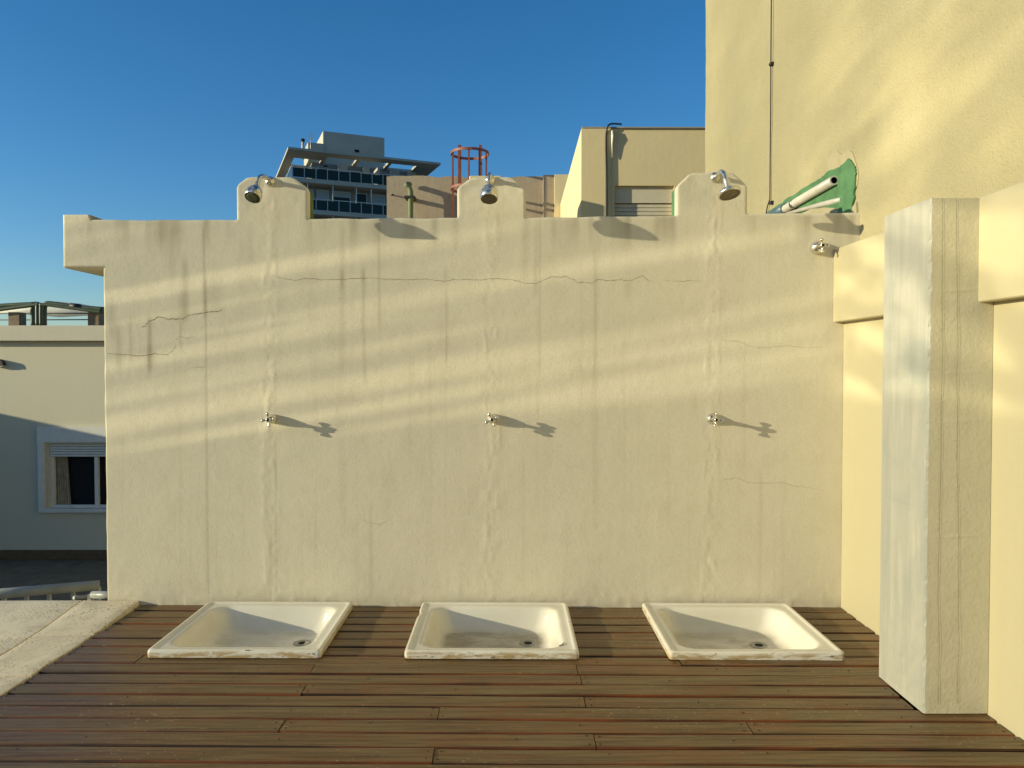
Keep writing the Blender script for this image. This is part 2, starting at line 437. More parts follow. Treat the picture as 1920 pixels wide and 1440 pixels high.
M = dict(
    wall=m_wall(), stucco=m_stucco(),
    right=plaster('smooth_cream_paint', (0.50, 0.445, 0.28), (0.45, 0.395, 0.245), 0.4, 0.2, 40, 0.003, 0.2, 0.6, 0.25),
    column=plaster('taupe_plaster', (0.60, 0.55, 0.385), (0.50, 0.45, 0.305), 0.5, 0.5, 75, 0.003, 0.35),
    ppaint=m_pillar_paint(),
    crack=simple('crack_dirt', (0.22, 0.17, 0.095), 0.9),
    crack_dark=simple('bare_dark_metal', (0.035, 0.025, 0.018), 0.8),
    hair=simple('hair_crack_dirt', (0.33, 0.27, 0.16), 0.9),
    green=simple('green_primer', (0.095, 0.225, 0.09), 0.75, 0, 0.3, 0.4, 10),
    mossgreen=simple('weathered_green_paint', (0.09, 0.15, 0.04), 0.85, 0, 0.4, 0.4, 10),
    patch=simple('fresh_plaster_patch', (0.47, 0.405, 0.235), 0.85, 0, 0.12, 0.3, 12),
    pvc=simple('white_pvc', (0.62, 0.57, 0.47), 0.35, 0, 0.12, 0, 12),
    bluepvc=simple('blue_grey_pvc', (0.10, 0.16, 0.19), 0.4),
    black=simple('dark_void', (0.006, 0.006, 0.006), 0.9),
    plank=m_wood('weathered_plank'), edge=m_wood('raw_red_wood_edge', True),
    under=simple('deck_gap_shade', (0.02, 0.012, 0.007), 0.95),
    screw=simple('dark_screw', (0.015, 0.013, 0.012), 0.5, 0.5),
    enamel=[m_enamel('enamel_light_stain', 0.35), m_enamel('enamel_heavy_dirt', 1.0), m_enamel('enamel_stained', 0.6)],
    chrome=m_chrome('chrome', 0.7), chrome_old=m_chrome('limescaled_chrome', 0.9),
    drain=simple('dull_steel', (0.35, 0.34, 0.31), 0.4, 0.8),
    faceg=simple('algae_green_face', (0.055, 0.06, 0.02), 0.7, 0, 0.5, 0.6, 60),
    faceb=simple('stained_nozzle_face', (0.20, 0.16, 0.09), 0.6, 0, 0.4, 0.5, 70),
    rust=simple('rust_brown', (0.20, 0.10, 0.04), 0.9),
    coping=m_coping(), old_coping=plaster('stone_old', (0.88, 0.80, 0.61), (0.62, 0.54, 0.38), 0.4, 0.4, 55, 0.004, 0.0),
    concrete=simple('grey_concrete', (0.30, 0.28, 0.23), 0.85, 0, 0.2, 0.3, 6),
    grout=simple('grout', (0.30, 0.25, 0.17), 0.95),
    ground=simple('city_ground', (0.12, 0.12, 0.11), 0.95),
    terrace=simple('dark_paver', (0.15, 0.13, 0.085), 0.7, 0, 0.25, 0.1, 4),
    skirt=simple('brown_skirting', (0.12, 0.075, 0.035), 0.8),
    lbuild=plaster('pale_render', (0.56, 0.52, 0.385), (0.49, 0.45, 0.33), 0.4, 0.2, 30, 0.004, 0.15),
    cornice=plaster('cornice_render', (0.56, 0.52, 0.40), (0.46, 0.42, 0.31), 0.4, 0.2, 30, 0.004, 0.2),
    white=simple('white_paint', (0.64, 0.625, 0.55), 0.5, 0, 0.08),
    rail=simple('white_metal_paint', (0.36, 0.37, 0.33), 0.35, 0, 0.15),
    glass=m_glass('dark_window_glass', (0.006, 0.008, 0.010)),
    curtain=simple('beige_curtain', (0.40, 0.33, 0.22), 0.9),
    greenpipe=simple('dark_green_pipe', (0.055, 0.075, 0.035), 0.5, 0, 0.3),
    brick=simple('post_brown', (0.22, 0.16, 0.10), 0.9),
    tankwall=plaster('old_pink_render', (0.37, 0.31, 0.225), (0.26, 0.21, 0.15), 0.7, 0.4, 14, 0.012, 0.5),
    oldgreen=simple('mossy_pipe', (0.13, 0.16, 0.07), 0.7, 0, 0.35),
    redoxide=simple('red_oxide_paint', (0.21, 0.055, 0.03), 0.6, 0, 0.3),
    yellow=plaster('yellow_render', (0.66, 0.55, 0.32), (0.58, 0.475, 0.27), 0.5, 0.25, 20, 0.006, 0.3),
    shutter=simple('cream_shutter', (0.58, 0.52, 0.38), 0.5, 0, 0.06),
    cable=simple('black_cable', (0.02, 0.017, 0.014), 0.6),
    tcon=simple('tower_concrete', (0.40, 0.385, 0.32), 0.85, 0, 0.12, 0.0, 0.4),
    tdark=simple('tower_dark_render', (0.22, 0.22, 0.20), 0.85, 0, 0.12, 0, 0.4),  # darker grey for the tower's set-back walls
    tglass=m_glass('tower_window_glass', (0.022, 0.040, 0.040), 0.08),
    tblind=simple('tower_blind', (0.28, 0.34, 0.36), 0.5, 0, 0.1),
    talu=simple('aluminium', (0.50, 0.50, 0.48), 0.4, 0.3, 0.08),
    screen=m_screen(),
)

# ------------------------------------------------------------------ ground and sheets
gb = MB(); gb.poly([(-3000, -3000, -26), (3000, -3000, -26), (3000, 3000, -26), (-3000, 3000, -26)])
gb.build('ground', M['ground'], kind='structure')

# ------------------------------------------------------------------ shower wall
ZB = 2.023
CH = [at(505, 700, 0).x, at(922, 700, 0).x, at(1335, 700, 0).x]          # re-plastered pipe chases
def relief(x, z):
    h = vn(x*2.6+3, z*2.6)*0.0035 + vn(x*7, z*7+9)*0.0012 + vn(x*19, z*17)*0.0005 + vn(x*45+7, z*38)*0.0004
    for i, c in enumerate(CH):
        cc = c + vn(z*1.2+i*7, z*0+3)*0.03
        g = np.exp(-((x-cc)/0.042)**2)
        h = h + g*(0.0004 + np.maximum(vn(x*34+i*5, z*12), 0)*0.0032*(0.4+1.2*(vn(z*3+i*9, z*0+2)+.5)) + vn(x*60, z*50)*0.0014)
        for e in (-.034, .030):
            ed = cc + e + vn(z*6+i*3+e*90, z*0+4)*.022
            h = h + np.exp(-((x-ed)/.007)**2)*np.maximum(vn(z*9+i*11+e*70, z*0+6)-.02, 0)*.0032
    low = np.exp(-np.maximum(z, 0)/0.07)
    h = h + low*np.maximum(vn(x*30, z*30), -0.1)*0.005
    up = sstep(1.95, 2.2, z); h = h + up*np.abs(vn(x*24, z*24))*0.003
    return h
MER = [[(443, 412), (443, 352), (447, 344), (462, 333), (472, 331), (541, 331), (551, 333), (573, 349), (577, 357), (577, 412)],
       [(857, 412), (857, 356), (861, 349), (880, 335), (890, 331), (953, 331), (963, 334), (982, 352), (986, 360), (987, 412)],
       [(1268, 410), (1268, 352), (1273, 345), (1292, 326), (1303, 323), (1366, 322), (1376, 325), (1397, 343), (1402, 351), (1403, 410)]]
MX = [(W(m[1][0], 400).x, W(m[-2][0], 400).x) for m in MER]
STREAKS = [(383, 415, 1125, .55, .006), (383, 520, 600, .5, .012), (345, 480, 600, .55, .018), (340, 540, 610, .35, .03), (400, 520, 590, .3, .05),
           (278, 590, 705, .75, .013), (280, 640, 690, .4, .03), (245, 590, 680, .45, .01), (222, 600, 700, .4, .02), (338, 600, 660, .5, .006), (640, 415, 700, .28, .016), (640, 505, 545, .8, .010),
           (683, 500, 720, .40, .010), (683, 505, 530, .6, .012), (712, 412, 620, .42, .007), (836, 530, 690, .4, .006), (835, 500, 530, .4, .01), (1005, 408, 560, .30, .012), (1012, 408, 700, .35, .005),
           (985, 420, 540, .25, .02), (1115, 470, 720, .30, .005), (1118, 408, 1000, .18, .018), (695, 950, 1120, .25, .008), (640, 700, 1000, .12, .02),
           (320, 415, 520, .25, .03), (300, 415, 480, .25, .02), (470, 415, 500, .2, .02), (1050, 408, 480, .2, .05), (1180, 520, 560, .3, .02), (1425, 880, 1140, .2, .01),
           (700, 410, 450, .35, .04), (765, 410, 470, .2, .03), (1225, 408, 470, .2, .02), (505, 820, 1130, .15, .02), (517, 790, 1100, .25, .005), (1398, 640, 900, .15, .01), (210, 560, 640, .35, .02)]
def stain(x, z):
    s = np.zeros_like(x)
    for px, y0, y1, a, w in STREAKS:
        p0, p1 = W(px, y0), W(px, y1)
        cx = p0.x + vn(z*2.0+px, z*0+1)*0.012
        g = np.exp(-((x-cx)/w)**2)
        s = s + a*0.58*g*sstep(p1.z-0.03, p1.z+0.06, z)*(1-sstep(p0.z-0.06, p0.z+0.03, z))
    s = s + 0.30*sstep(0.07, 0.0, z)*(0.5+vn(x*14, z*30))
    t = sstep(1.80, 2.03, z)*(1-sstep(2.03, 2.05, z))
    for l, r in MX: t = t*(1-sstep(l-.02, l+.04, x)*(1-sstep(r-.04, r+.02, x)))
    s = s + t*np.maximum(vn(x*26+2, z*1.5), 0)*0.75 + t*0.06
    s = s + sstep(2.0, 2.23, z)*np.maximum(vn(x*12, z*9)-0.05, 0)*0.5
    return np.clip(s, 0, 0.9)
RND = 0.013
def patch(mb, x0, x1, zlo, ztop, step=0.011, left=False, right=False, top=True, bottom=False, allow=None):
    step = min(step, .008)
    xs = list(np.arange(x0, x1, step)); xs = [x for x in xs if x1 - x > step*0.4] + [x1]
    if left: xs = [x0 + d for d in (0, .0015, .004, .008, .013)] + [x for x in xs if x > x0+.016]
    if right: xs = [x for x in xs if x < x1-.016] + [x1 - d for d in (.013, .008, .004, .0015, 0)]
    xs = np.array(xs)
    zt = np.array([ztop(x) for x in xs]); zl = np.array([zlo(x) for x in xs])
    nv = max(2, int((zt.max()-zl.min())/step))
    vv = np.linspace(0, 1, nv)
    H = (zt-zl)
    rows = []
    core = zt - (0.013 if top else 0)
    for v in vv: rows.append(zl + (core-zl)*v)
    if top:
        for d in (.008, .004, .0015, 0): rows.append(zt - d)
    Z = np.array(rows); X = np.broadcast_to(xs, Z.shape)
    Y = -relief(X, Z) - SK*X
    def rd(d): return np.where(d < RND, RND - np.sqrt(np.maximum(RND**2-(RND-np.minimum(d, RND))**2, 0)), 0)
    off = np.zeros_like(Z)
    if left: off = np.maximum(off, rd(X-x0))
    if right: off = np.maximum(off, rd(x1-X))
    if top: off = np.maximum(off, rd(np.broadcast_to(zt, Z.shape)-Z)*(1 if allow is None else allow(X)))
    if bottom: off = np.maximum(off, rd(Z-np.broadcast_to(zl, Z.shape)))
    Y = Y + off
    nr, nc = Z.shape
    vs = np.stack([X, Y, Z], -1).reshape(-1, 3)
    fs = [(r*nc+c, r*nc+c+1, (r+1)*nc+c+1, (r+1)*nc+c) for r in range(nr-1) for c in range(nc-1)]
    mb.attr.setdefault('stain', []).extend(stain(X.ravel(), Z.ravel()).tolist())
    mb.add(vs.tolist(), fs, 0, True)
    return xs, zt

wroot = thing('shower_wall', (0, 0, 0), 'long cream plastered wall with cracks, rain streaks and three stepped crests behind the shower trays', 'wall')
XL, XB, XR = W(200, 800).x, W(117, 450).x, 1.86
def ztop(x):
    return float(np.interp(x, [XL, W(440, 410).x, W(600, 409).x, W(1000, 407).x, W(1268, 404).x, W(1410, 400).x, XR],
                           [W(200, 412).z, W(440, 411).z, W(600, 409.5).z, W(1000, 407).z, W(1268, 404).z, W(1410, 400).z, W(1605, 398).z])) + float(vn(x*9, 3.3))*0.006
fb = MB()
zbeam = W(150, 502).z
def open_top(X):
    a = np.ones_like(X)
    for l, r in MX: a = np.where((X > l+.004) & (X < r-.004), 0.0, a)
    return a
patch(fb, XL, XR, lambda x: -0.05, ztop, left=False, allow=open_top)
fb.build('front_face', M['wall'], wroot)
# left edge strip gets its own rounded patch via the end face
eb = MB()
nz = 60
for k in range(nz):
    z0, z1 = -0.05 + (zbeam+0.05)*k/nz, -0.05 + (zbeam+0.05)*(k+1)/nz
    def prof(z):
        j = float(vn(z*14, 5.5))*0.006
        yb = -float(relief(np.array([XL]), np.array([z]))[0]) - SK*XL
        return [(XL, yb, z), (XL-0.006+j, yb+0.003, z), (XL-0.011+j, yb+0.010, z), (XL-0.013+j, 0.14, z)]
    a, b = prof(z0), prof(z1)
    for i in range(3): eb.add([a[i], a[i+1], b[i+1], b[i]], [(3, 2, 1, 0)], 0, False)
eb.build('end_face', M['column'], wroot)
# crests
for i, m in enumerate(MER):
    P = [W(*p) for p in m]
    xs = [p.x for p in P]; xs[0] -= 1e-4; xs[-1] += 1e-4
    for j in range(1, len(xs)):
        if xs[j] <= xs[j-1]: xs[j] = xs[j-1] + 1e-4
    zs = [p.z for p in P]
    x0, x1 = xs[1], xs[-2]
    zf = lambda x, xs=xs, zs=zs: float(np.interp(x, xs[1:-1], zs[1:-1])) + float(vn(x*22, 1.7))*0.004
    mb = MB()
    patch(mb, x0, x1, ztop, zf, 0.008, left=True, right=True)
    mb.build('crest', M['wall'], wroot)
    body = MB()
    out = [(x0+.0005, 0, ztop(x0)-0.02)] + [(x, 0, zf(x)-.0006) for x in np.linspace(x0+.0005, x1-.0005, 40)] + [(x1-.0005, 0, ztop(x1)-0.02)]
    body.prism([(x, .008-SK*x, z) for x, _, z in out], (0, .04, 0), 0)
    body.prism([(x, .0485-SK*x, z) for x, _, z in out], (0, .07, 0), 1)
    body.build('crest_back', [M['wall'], M['mossgreen' if i == 0 else 'green']], wroot)
# wall body and top
bb = MB()
n = 60
xs = np.linspace(XL, XR, n)
top = [(x, 0.0125-SK*x, ztop(x)-0.0004) for x in xs]
bb.prism(top + [(XR, .0125-SK*XR, -.05), (XL, .0125-SK*XL, -.05)], (0, .12, 0))
bb.build('wall_body', M['column'], wroot)
# beam end that juts out at the left
pb = MB()
zk = W(140, 401.5).z
x_k = W(166, 405).x
patch(pb, XB, XL, lambda x: zbeam, lambda x: float(np.interp(x, [x_k, x_k+0.008], [zk, ztop(XL)])) , 0.006, left=True, bottom=True)
pb.build('beam_face', M['wall'], wroot)
cb = MB()
yb0 = 0.0135-SK*XB
cb.box(XB+.0005, XL+.02, yb0, 1.3, zbeam+.0005, ztop(XL)-.001, 0)
cb.box(XB+.0005, x_k, yb0, 1.3, ztop(XL)-.001, zk-.001, 1)
cb.build('beam', [M['wall'], M['concrete']], wroot)
# cracks
CR = [([(200,663),(215,664),(230,665),(245,666),(262,668),(275,666),(288,663),(300,664),(312,665),(322,658),(330,650),(330,636),(336,632)], .0030),
      ([(262,614),(272,612),(278,603),(285,600),(295,595),(303,594),(312,598),(328,598),(342,598),(352,591),(366,589),(384,586),(398,585),(412,583),(420,577)], .0034),
      ([(330,630),(342,632),(352,634),(362,631)], .0020),
      ([(505,516),(530,522),(552,526),(575,522),(605,524),(640,524),(662,523),(690,521),(720,523),(760,525),(800,524),(835,527),(850,524),(880,524),(905,525),(930,522),(960,524),(985,531),(1006,531),(1020,525),(1035,518),(1050,520),(1062,518),(1075,524),(1084,531),(1100,529),(1112,531),(1120,524),(1142,526),(1160,524),(1180,526),(1196,521),(1204,516),(1214,525),(1228,530)], .0020),
      ([(1240,525),(1262,528),(1300,526),(1325,529)], .0012), ([(1345,635),(1365,640),(1385,640),(1402,648),(1425,652),(1455,650),(1480,648),(1520,652),(1550,650)], .0011),
      ([(1345,905),(1362,898),(1385,896),(1400,904),(1440,906),(1465,904),(1490,912),(1520,915),(1550,922)], .0012),
      ([(670,972),(690,978),(710,984),(722,978),(740,966)], .0011), ([(690,905),(720,912),(728,890),(738,872)], .0010),
      ([(700,1000),(706,1040),(712,1080),(708,1110)], .0010), ([(855,700),(858,730),(854,760),(862,800),(860,830)], .0013),
      ([(352,690),(378,688),(388,690)], .0016)]
for pts, wd in CR:
    P = []
    for (a, b) in zip(pts[:-1], pts[1:]):
        for t in np.linspace(0, 1, 5)[:-1]:
            P.append((a[0]+(b[0]-a[0])*t + random.uniform(-.7, .7), a[1]+(b[1]-a[1])*t + random.uniform(-.9, .9)))
    P.append(pts[-1])
    mb = MB(); up = []; dn = []
    for i, (px, py) in enumerate(P):
        p = W(px, py); e = min(1, min(i, len(P)-1-i)/4 + .15); w = wd*e*random.uniform(.4, 1.1)
        y = -float(relief(np.array([p.x]), np.array([p.z]))[0]) - SK*p.x - .0009
        up.append((p.x, y, p.z+w/2)); dn.append((p.x, y, p.z-w/2))
    k = len(P); mb.add(up+dn, [(i, i+1, k+i+1, k+i) for i in range(k-1)])
    mb.build('crack', M['crack'], wroot)

# ------------------------------------------------------------------ right-hand wall, ledge, pillar, tower block
RX = 1.73
rroot = thing('side_wall', (RX, -2, 0), 'smooth cream side wall at the right with a projecting band, running past the grey pillar', 'wall')
rb = MB(); rb.box(RX, 1.80, -6.5, -0.002-SK*RX, -0.05, 1.60); rb.build('wall_face', M['right'], rroot)
rb = MB()
LZ0, LZ1 = at_x(1557.8, 605.7, 1.674).z, at_x(1557, 470, 1.674).z
rb.box(1.674, 1.83, -6.5, -0.0015-SK*1.7, 1.487, 1.862, 0, 0.004); rb.build('projecting_band', M['right'], rroot)
proot = thing('pillar', (1.615, -1.39, 0), 'square pillar with a grey-white streaked left side standing on the deck against the side wall', 'pillar')
pm = MB()
x0, x1, y0, y1, zt = 1.4955, 1.7285, -1.258, -0.924, 1.857
nh = 170
def pj(z, s): return float(vn(z*13+s*9, s*3.3))*0.005 + float(vn(z*60+s*9, s*5.3))*0.003 + max(0, float(vn(z*34+s*4, s*7.1))-.28)*0.03
def ring(z):
    a = pj(z, 1); b = pj(z, 2); x0 = 1.4955 + .004*z/1.87
    c = .005 + max(0, float(vn(z*45, 8.8)))*.010
    return [(x0, y1, z), (x0+pj(z,3)*.4, (y0+y1)/2, z), (x0, y0+c+a, z), (x0+c+b*.4, y0, z), ((x0+x1)/2, y0-pj(z,4)*.3, z), (x1, y0, z), (x1, y1, z)]
zsv = [0.004 + (zt-0.004)*i/nh for i in range(nh+1)]
for i in range(nh):
    a, b = ring(zsv[i]), ring(zsv[i+1])
    for j in range(6):
        pm.add([a[j], a[j+1], b[j+1], b[j]], [(0,1,2,3)], 1 if j < 3 else 0)
    pm.add([a[6], a[0], b[0], b[6]], [(0,1,2,3)], 0)
pm.poly(ring(zt), 0)
pm.build('shaft', [M['column'], M['ppaint']], proot)
# thin dark hair cracks down its front
for px0, px1 in ((1768, 1762), (1798, 1797)):
    mb = MB(); pts = []
    for t in np.linspace(0, 1, 40):
        q = at(px0+(px1-px0)*t + 9*vn(t*4, px0*.1) + 3*vn(t*17, px0*.1), 372+t*(1320-372), y0-.0022); pts.append(q)
    w = .0007
    mb.add([(p.x-w, p.y, p.z) for p in pts] + [(p.x+w, p.y, p.z) for p in pts], [(i, i+1, 41+i, 40+i) for i in range(39)])
    mb.build('hair_crack', M['hair'], proot)

TX = 1.814
TY1 = at_x(1322, 300, TX).y
troot = thing('tower_block', (TX+2, -1, 0), 'tall block of rough yellow stucco rising above the side wall at the upper right', 'building')
tb = MB()
ys = np.linspace(-6.5, TY1, 240); zs_ = np.linspace(1.80, 6.8, 110)
Yg, Zg = np.meshgrid(ys, zs_)
rel = vn(Yg*1.4, Zg*1.4)*.012 + vn(Yg*4+5, Zg*4)*.007 + vn(Yg*11, Zg*11+4)*.003 + vn(Yg*24, Zg*24+4)*.0022
nr, nc = Yg.shape
tb.add(np.stack([TX - rel, Yg, Zg], -1).reshape(-1, 3).tolist(), [(r*nc+c, (r+1)*nc+c, (r+1)*nc+c+1, r*nc+c+1) for r in range(nr-1) for c in range(nc-1)], 0, True)
tb.box(TX+.012, TX+5, -6.5, TY1-.004, -3, 6.79, 0)
o = tb.build('stucco_wall', M['stucco'], troot)
# cable down the stucco
cr = thing('wall_cable', at_x(1446, 10, TX-.01), 'thin dark vertical cable clipped down the yellow stucco tower', 'cable')
mb = MB()
cx = at_x(1446, 120, TX-.012)
cp = [(TX-.014, cx.y + .004*vn(z*3, 2), z) for z in np.linspace(at_x(1446, 372, TX-.012).z, 6.5, 50)]
e = at_x(1437, 402, TX-.012)
mb.tube([(TX-.014, e.y, e.z), (TX-.016, (e.y+cp[0][1])/2+.01, (e.z+cp[0][2])/2)] + cp, .0042, 8); mb.build('cable', M['cable'], cr)
for py in (120, 380):
    p = at_x(1446, py, TX-.014); mb = MB(); mb.box(p.x-.012, p.x+.03, p.y-.016, p.y+.016, p.z-.012, p.z+.012, 0, .004); mb.build('clip', M['cable'], cr)

# green primer patch with pipes behind the wall, right of the third crest
def TP(px, py, off=0.0): return at_x(px, py, TX-off)
gr = thing('primer_patch', TP(1530, 380), 'bright green primer patch on the stucco tower behind the end of the shower wall', 'paint patch')
outl = [(1430,404),(1452,388),(1480,370),(1505,354),(1530,339),(1542,331),(1552,321),(1566,316),(1575,312),(1583,305),(1589,298),(1595,301),(1599,308),(1602,312),(1604,325),(1602,345),(1600,370),(1597,390),(1592,412),(1500,412)]
J = []
for a, b in zip(outl, outl[1:] + outl[:1]):
    for t in np.linspace(0, 1, 5)[:-1]: J.append((a[0]+(b[0]-a[0])*t + random.uniform(-1, 1), a[1]+(b[1]-a[1])*t + random.uniform(-1, 1)))
mb = MB(); mb.prism([TP(x, y, .018) for x, y in J], (.022, 0, 0)); mb.build('green_coat', M['green'], gr)
out2 = [(1549,362),(1548,318),(1552,300),(1560,287),(1570,283),(1578,290),(1586,286),(1592,282),(1598,286),(1602,298),(1608,318),(1609,335),(1606,350),(1600,362)]
mb = MB(); mb.prism([TP(x, y, .0085) for x, y in out2], (.012, 0, 0)); mb.build('smooth_plaster_edge', M['patch'], gr)
mb = MB(); mb.prism([TP(x, y, .030) for x, y in ((1500,402),(1520,392),(1545,389),(1565,390),(1570,398),(1565,404))], (.03, 0, 0)); mb.build('rubble', M['patch'], gr)
mb = MB(); mb.prism([TP(x, y, .016) for x, y in ((1584,404),(1590,393),(1598,388),(1605,379),(1606,396),(1604,404))], (.03, 0, 0)); mb.build('broken_plaster', M['patch'], gr)
pr = thing('pvc_pipe', TP(1515, 368), 'white plastic pipe with an open dark end lying against the green primer patch', 'pipe')
A, B = TP(1564, 338, .036), TP(1470, 393, .036)
C = TP(1436, 412, .036)
d = (A-B).normalized()
mb = MB(); ri, ro = .018, .026
mb._lathe(B, d, [(0, ro), ((A-B).length, ro), ((A-B).length, ri), ((A-B).length-.12, ri), ((A-B).length-.12, 0)], 24, 0, False)
for i in range(len(mb.m)):
    if i >= 24*2: mb.m[i] = 1
for i in range(24): mb.sm[i] = True
mb.build('tube', [M['pvc'], M['black']], pr)
mb = MB(); q = B + d*.16; mb._lathe(q, d, [(0, ro), (0, ro+.003), (.035, ro+.003), (.035, ro)], 24); mb.build('joint_ring', M['drain'], pr)
mb = MB(); mb.tube([C, B + d*.03], .036, 20); mb.build('socket', M['bluepvc'], pr)
p2 = thing('conduit', TP(1530, 390), 'thin cream conduit half buried in the green primer under the white pipe', 'pipe')
mb = MB(); a, b, c = TP(1470, 402, .028), TP(1535, 385, .020), TP(1580, 374, .004); mb.tube([a, b, c], [.009, .015, .018], 14); mb.build('conduit_tube', M['pvc'], p2)

# ------------------------------------------------------------------ deck
droot = thing('wooden_deck', (0, -1, 0), 'brown weathered plank deck in front of the cream shower wall', 'deck')
DXL, DXR = -1.94, 1.726
TR = [(-1.565, -.812), (-.452, .300), (.686, 1.436)]
TY = (-0.035, -0.728)
rows = [(0.03, -0.085)] + [(-0.085 - .1005*i, -0.085 - .1005*(i+1)) for i in range(38)]
JO = [(585,1256),(570,1292),(525,1365),(822,1340),(811,1425),(1083,1261),(1090,1278),(1097,1319),(1117,1396),(1408,1368),(1276,1243),(255,1240)]
joints = {}
for px, py in JO:
    p = at_z(px, py); yy = p.y + SK*p.x
    for r, (a, b) in enumerate(rows):
        if b <= yy < a: joints.setdefault(r, []).append(p.x)
screws = []
plate_rng = random.Random(11)
def plank(xa, xb, ya, yb, r):
    L = xb-xa; n = max(2, int(L/.22)); mb = MB()
    cup = plate_rng.uniform(-.0015, .0015); dz = plate_rng.uniform(-.002, .002)
    sd = plate_rng.uniform(0, 99)
    prof = []
    ga, gb_ = plate_rng.uniform(.0012, .0055), plate_rng.uniform(.0012, .0055)
    for i in range(n+1):
        x = xa + L*i/n
        w1 = float(vn(x*2.3+sd, 1.0))*.007 + float(vn(x*9+sd, 4.0))*.003; w2 = float(vn(x*2.3+sd, 7.0))*.007 + float(vn(x*9+sd, 9.0))*.003
        y0_, y1_ = ya - ga + w1*.6, yb + gb_ + w2*.6
        zz = dz + float(vn(x*1.7+sd, 3.0))*.004
        s = wy(x)
        prof.append([(x, y1_+s, zz-.024), (x, y1_+s, zz-.006), (x, y1_+.004+s, zz-.0012), (x, y1_+.012+s, zz), (x, (y0_+y1_)/2+s, zz+cup), (x, y0_-.012+s, zz), (x, y0_-.004+s, zz-.0012), (x, y0_+s, zz-.006), (x, y0_+s, zz-.024)])
    k = 9
    mb.add([q for p in prof for q in p], [], 0)
    for i in range(n):
        for j in range(k-1):
            mb.f.append((i*k+j, (i+1)*k+j, (i+1)*k+j+1, i*k+j+1)); mb.m.append(1 if j in (0, 1, 6, 7) else 0); mb.sm.append(False)
    mb.add(prof[0], [tuple(range(k))], 1); mb.add(prof[-1], [tuple(range(k))[::-1]], 1)
    mb.build('plank', [M['plank'], M['edge']], droot)
    if ya < -0.5:
        ym = (ya+yb)/2
        for x in (xa+.02, xb-.02):
            for yy in (ya-.025, yb+.025): screws.append((x+plate_rng.uniform(-.006,.006), yy+wy(x)+plate_rng.uniform(-.006,.006), dz+.0006))
        x = xa + plate_rng.uniform(.3, .6)
        while x < xb-.2:
            screws.append((x, ym + wy(x) + plate_rng.uniform(-.025, .025), dz+.0006)); x += plate_rng.uniform(.5, .8)
for r, (ya, yb) in enumerate(rows):
    blocks = []
    inpil = (yb < y1 + SK*1.6 and ya > y0 + SK*1.6)
    xr = DXR
    if yb + wy(1.6) > y0 + .004 and ya + wy(1.6) < y1 - .004: xr = x0 - .006
    if TY[1] < (ya+yb)/2 < TY[0]+.02:
        segs = []; cur = DXL
        for a, b in TR:
            segs.append((cur, a+.012)); cur = b-.012
        segs.append((cur, xr))
    else:
        cuts = [DXL] + sorted(joints.get(r, [])) + [xr]
        if r > 17:
            j = plate_rng.uniform(-1, 1); cuts = [DXL, j, xr]
        segs = list(zip(cuts[:-1], cuts[1:]))
    for a, b in segs: plank(a + (.0015 if a != DXL else plate_rng.uniform(0, .008)), b-.0015, ya, yb, r)
sb = MB()
for p in screws:
    sb._lathe(p, Vector((0,0,1)), [(0, .0036), (.0008, .003), (.0009, 0)], 8, 0, False)
o = sb.build('screw_head', M['screw'], droot, kind='stuff')
ub = MB(); ub.poly([(DXL, .1, -.17), (DXR, .1, -.17), (DXR, -4.2, -.17), (DXL, -4.2, -.17)]); ub.build('gap_shade_base', M['under'], droot)  # dark base sheet below the deck, coloured to put shade in the gaps

# ------------------------------------------------------------------ coping slabs at the left
cop = thing('stone_coping', (-2.4, -1, 0), 'pale pitted stone coping slabs along the left edge of the deck', 'coping')
cxs = [DXL-.004, -2.245, -3.05, -3.9]
cys = [0.03, -.42, -.90, -1.38, -1.86, -2.34, -2.82, -3.3, -3.8]
for i in range(len(cxs)-1):
    for j in range(len(cys)-1):
        mb = MB(); xa, xb, ya, yb = cxs[i+1]+.005, cxs[i]-.005, cys[j+1]+.005, cys[j]-.005
        bm_n = 10; g = []
        for a in range(bm_n+1):
            for b in range(bm_n+1):
                x = xa+(xb-xa)*a/bm_n; y = ya+(yb-ya)*b/bm_n
                ed = min(a, bm_n-a, b, bm_n-b)
                lip = .014*math.exp(-((cxs[0]-x)/.05)) if False else 0
                z = .008 + .060*(x - cxs[0])*(1-float(sstep(-.6, 0, y))) + .022*float(sstep(-.35, .03, y)) + float(vn(x*8, y*8))*.004 - (.004 if ed == 0 else 0)
                g.append((x + (float(vn(y*9, 2))*.008 if ed == 0 else 0), y, z))
        m_ = bm_n+1
        top = [(a*m_+b, (a+1)*m_+b, (a+1)*m_+b+1, a*m_+b+1) for a in range(bm_n) for b in range(bm_n)]
        o_ = mb.add(g, top, 0, True)
        rim = [b for b in range(m_)] + [a*m_+bm_n for a in range(1, m_)] + [bm_n*m_+b for b in range(bm_n-1, -1, -1)] + [a*m_ for a in range(bm_n-1, 0, -1)]
        lo = [(g[q][0], g[q][1], -.11) for q in rim]
        L = len(rim); mb.add([g[q] for q in rim] + lo, [(q, (q+1)%L, L+(q+1)%L, L+q) for q in range(L)], 0, False)
        mb.build('slab', M['coping'], cop)
mb = MB(); mb.box(-3.9, DXL-.012, -3.8, .025, -.3, -.07); mb.build('bedding', M['grout'], cop)
mb = MB(); mb.box(-3.9, DXL-.02, .02, .09, -3.2, -.302); mb.build('retaining_face', M['lbuild'], cop)

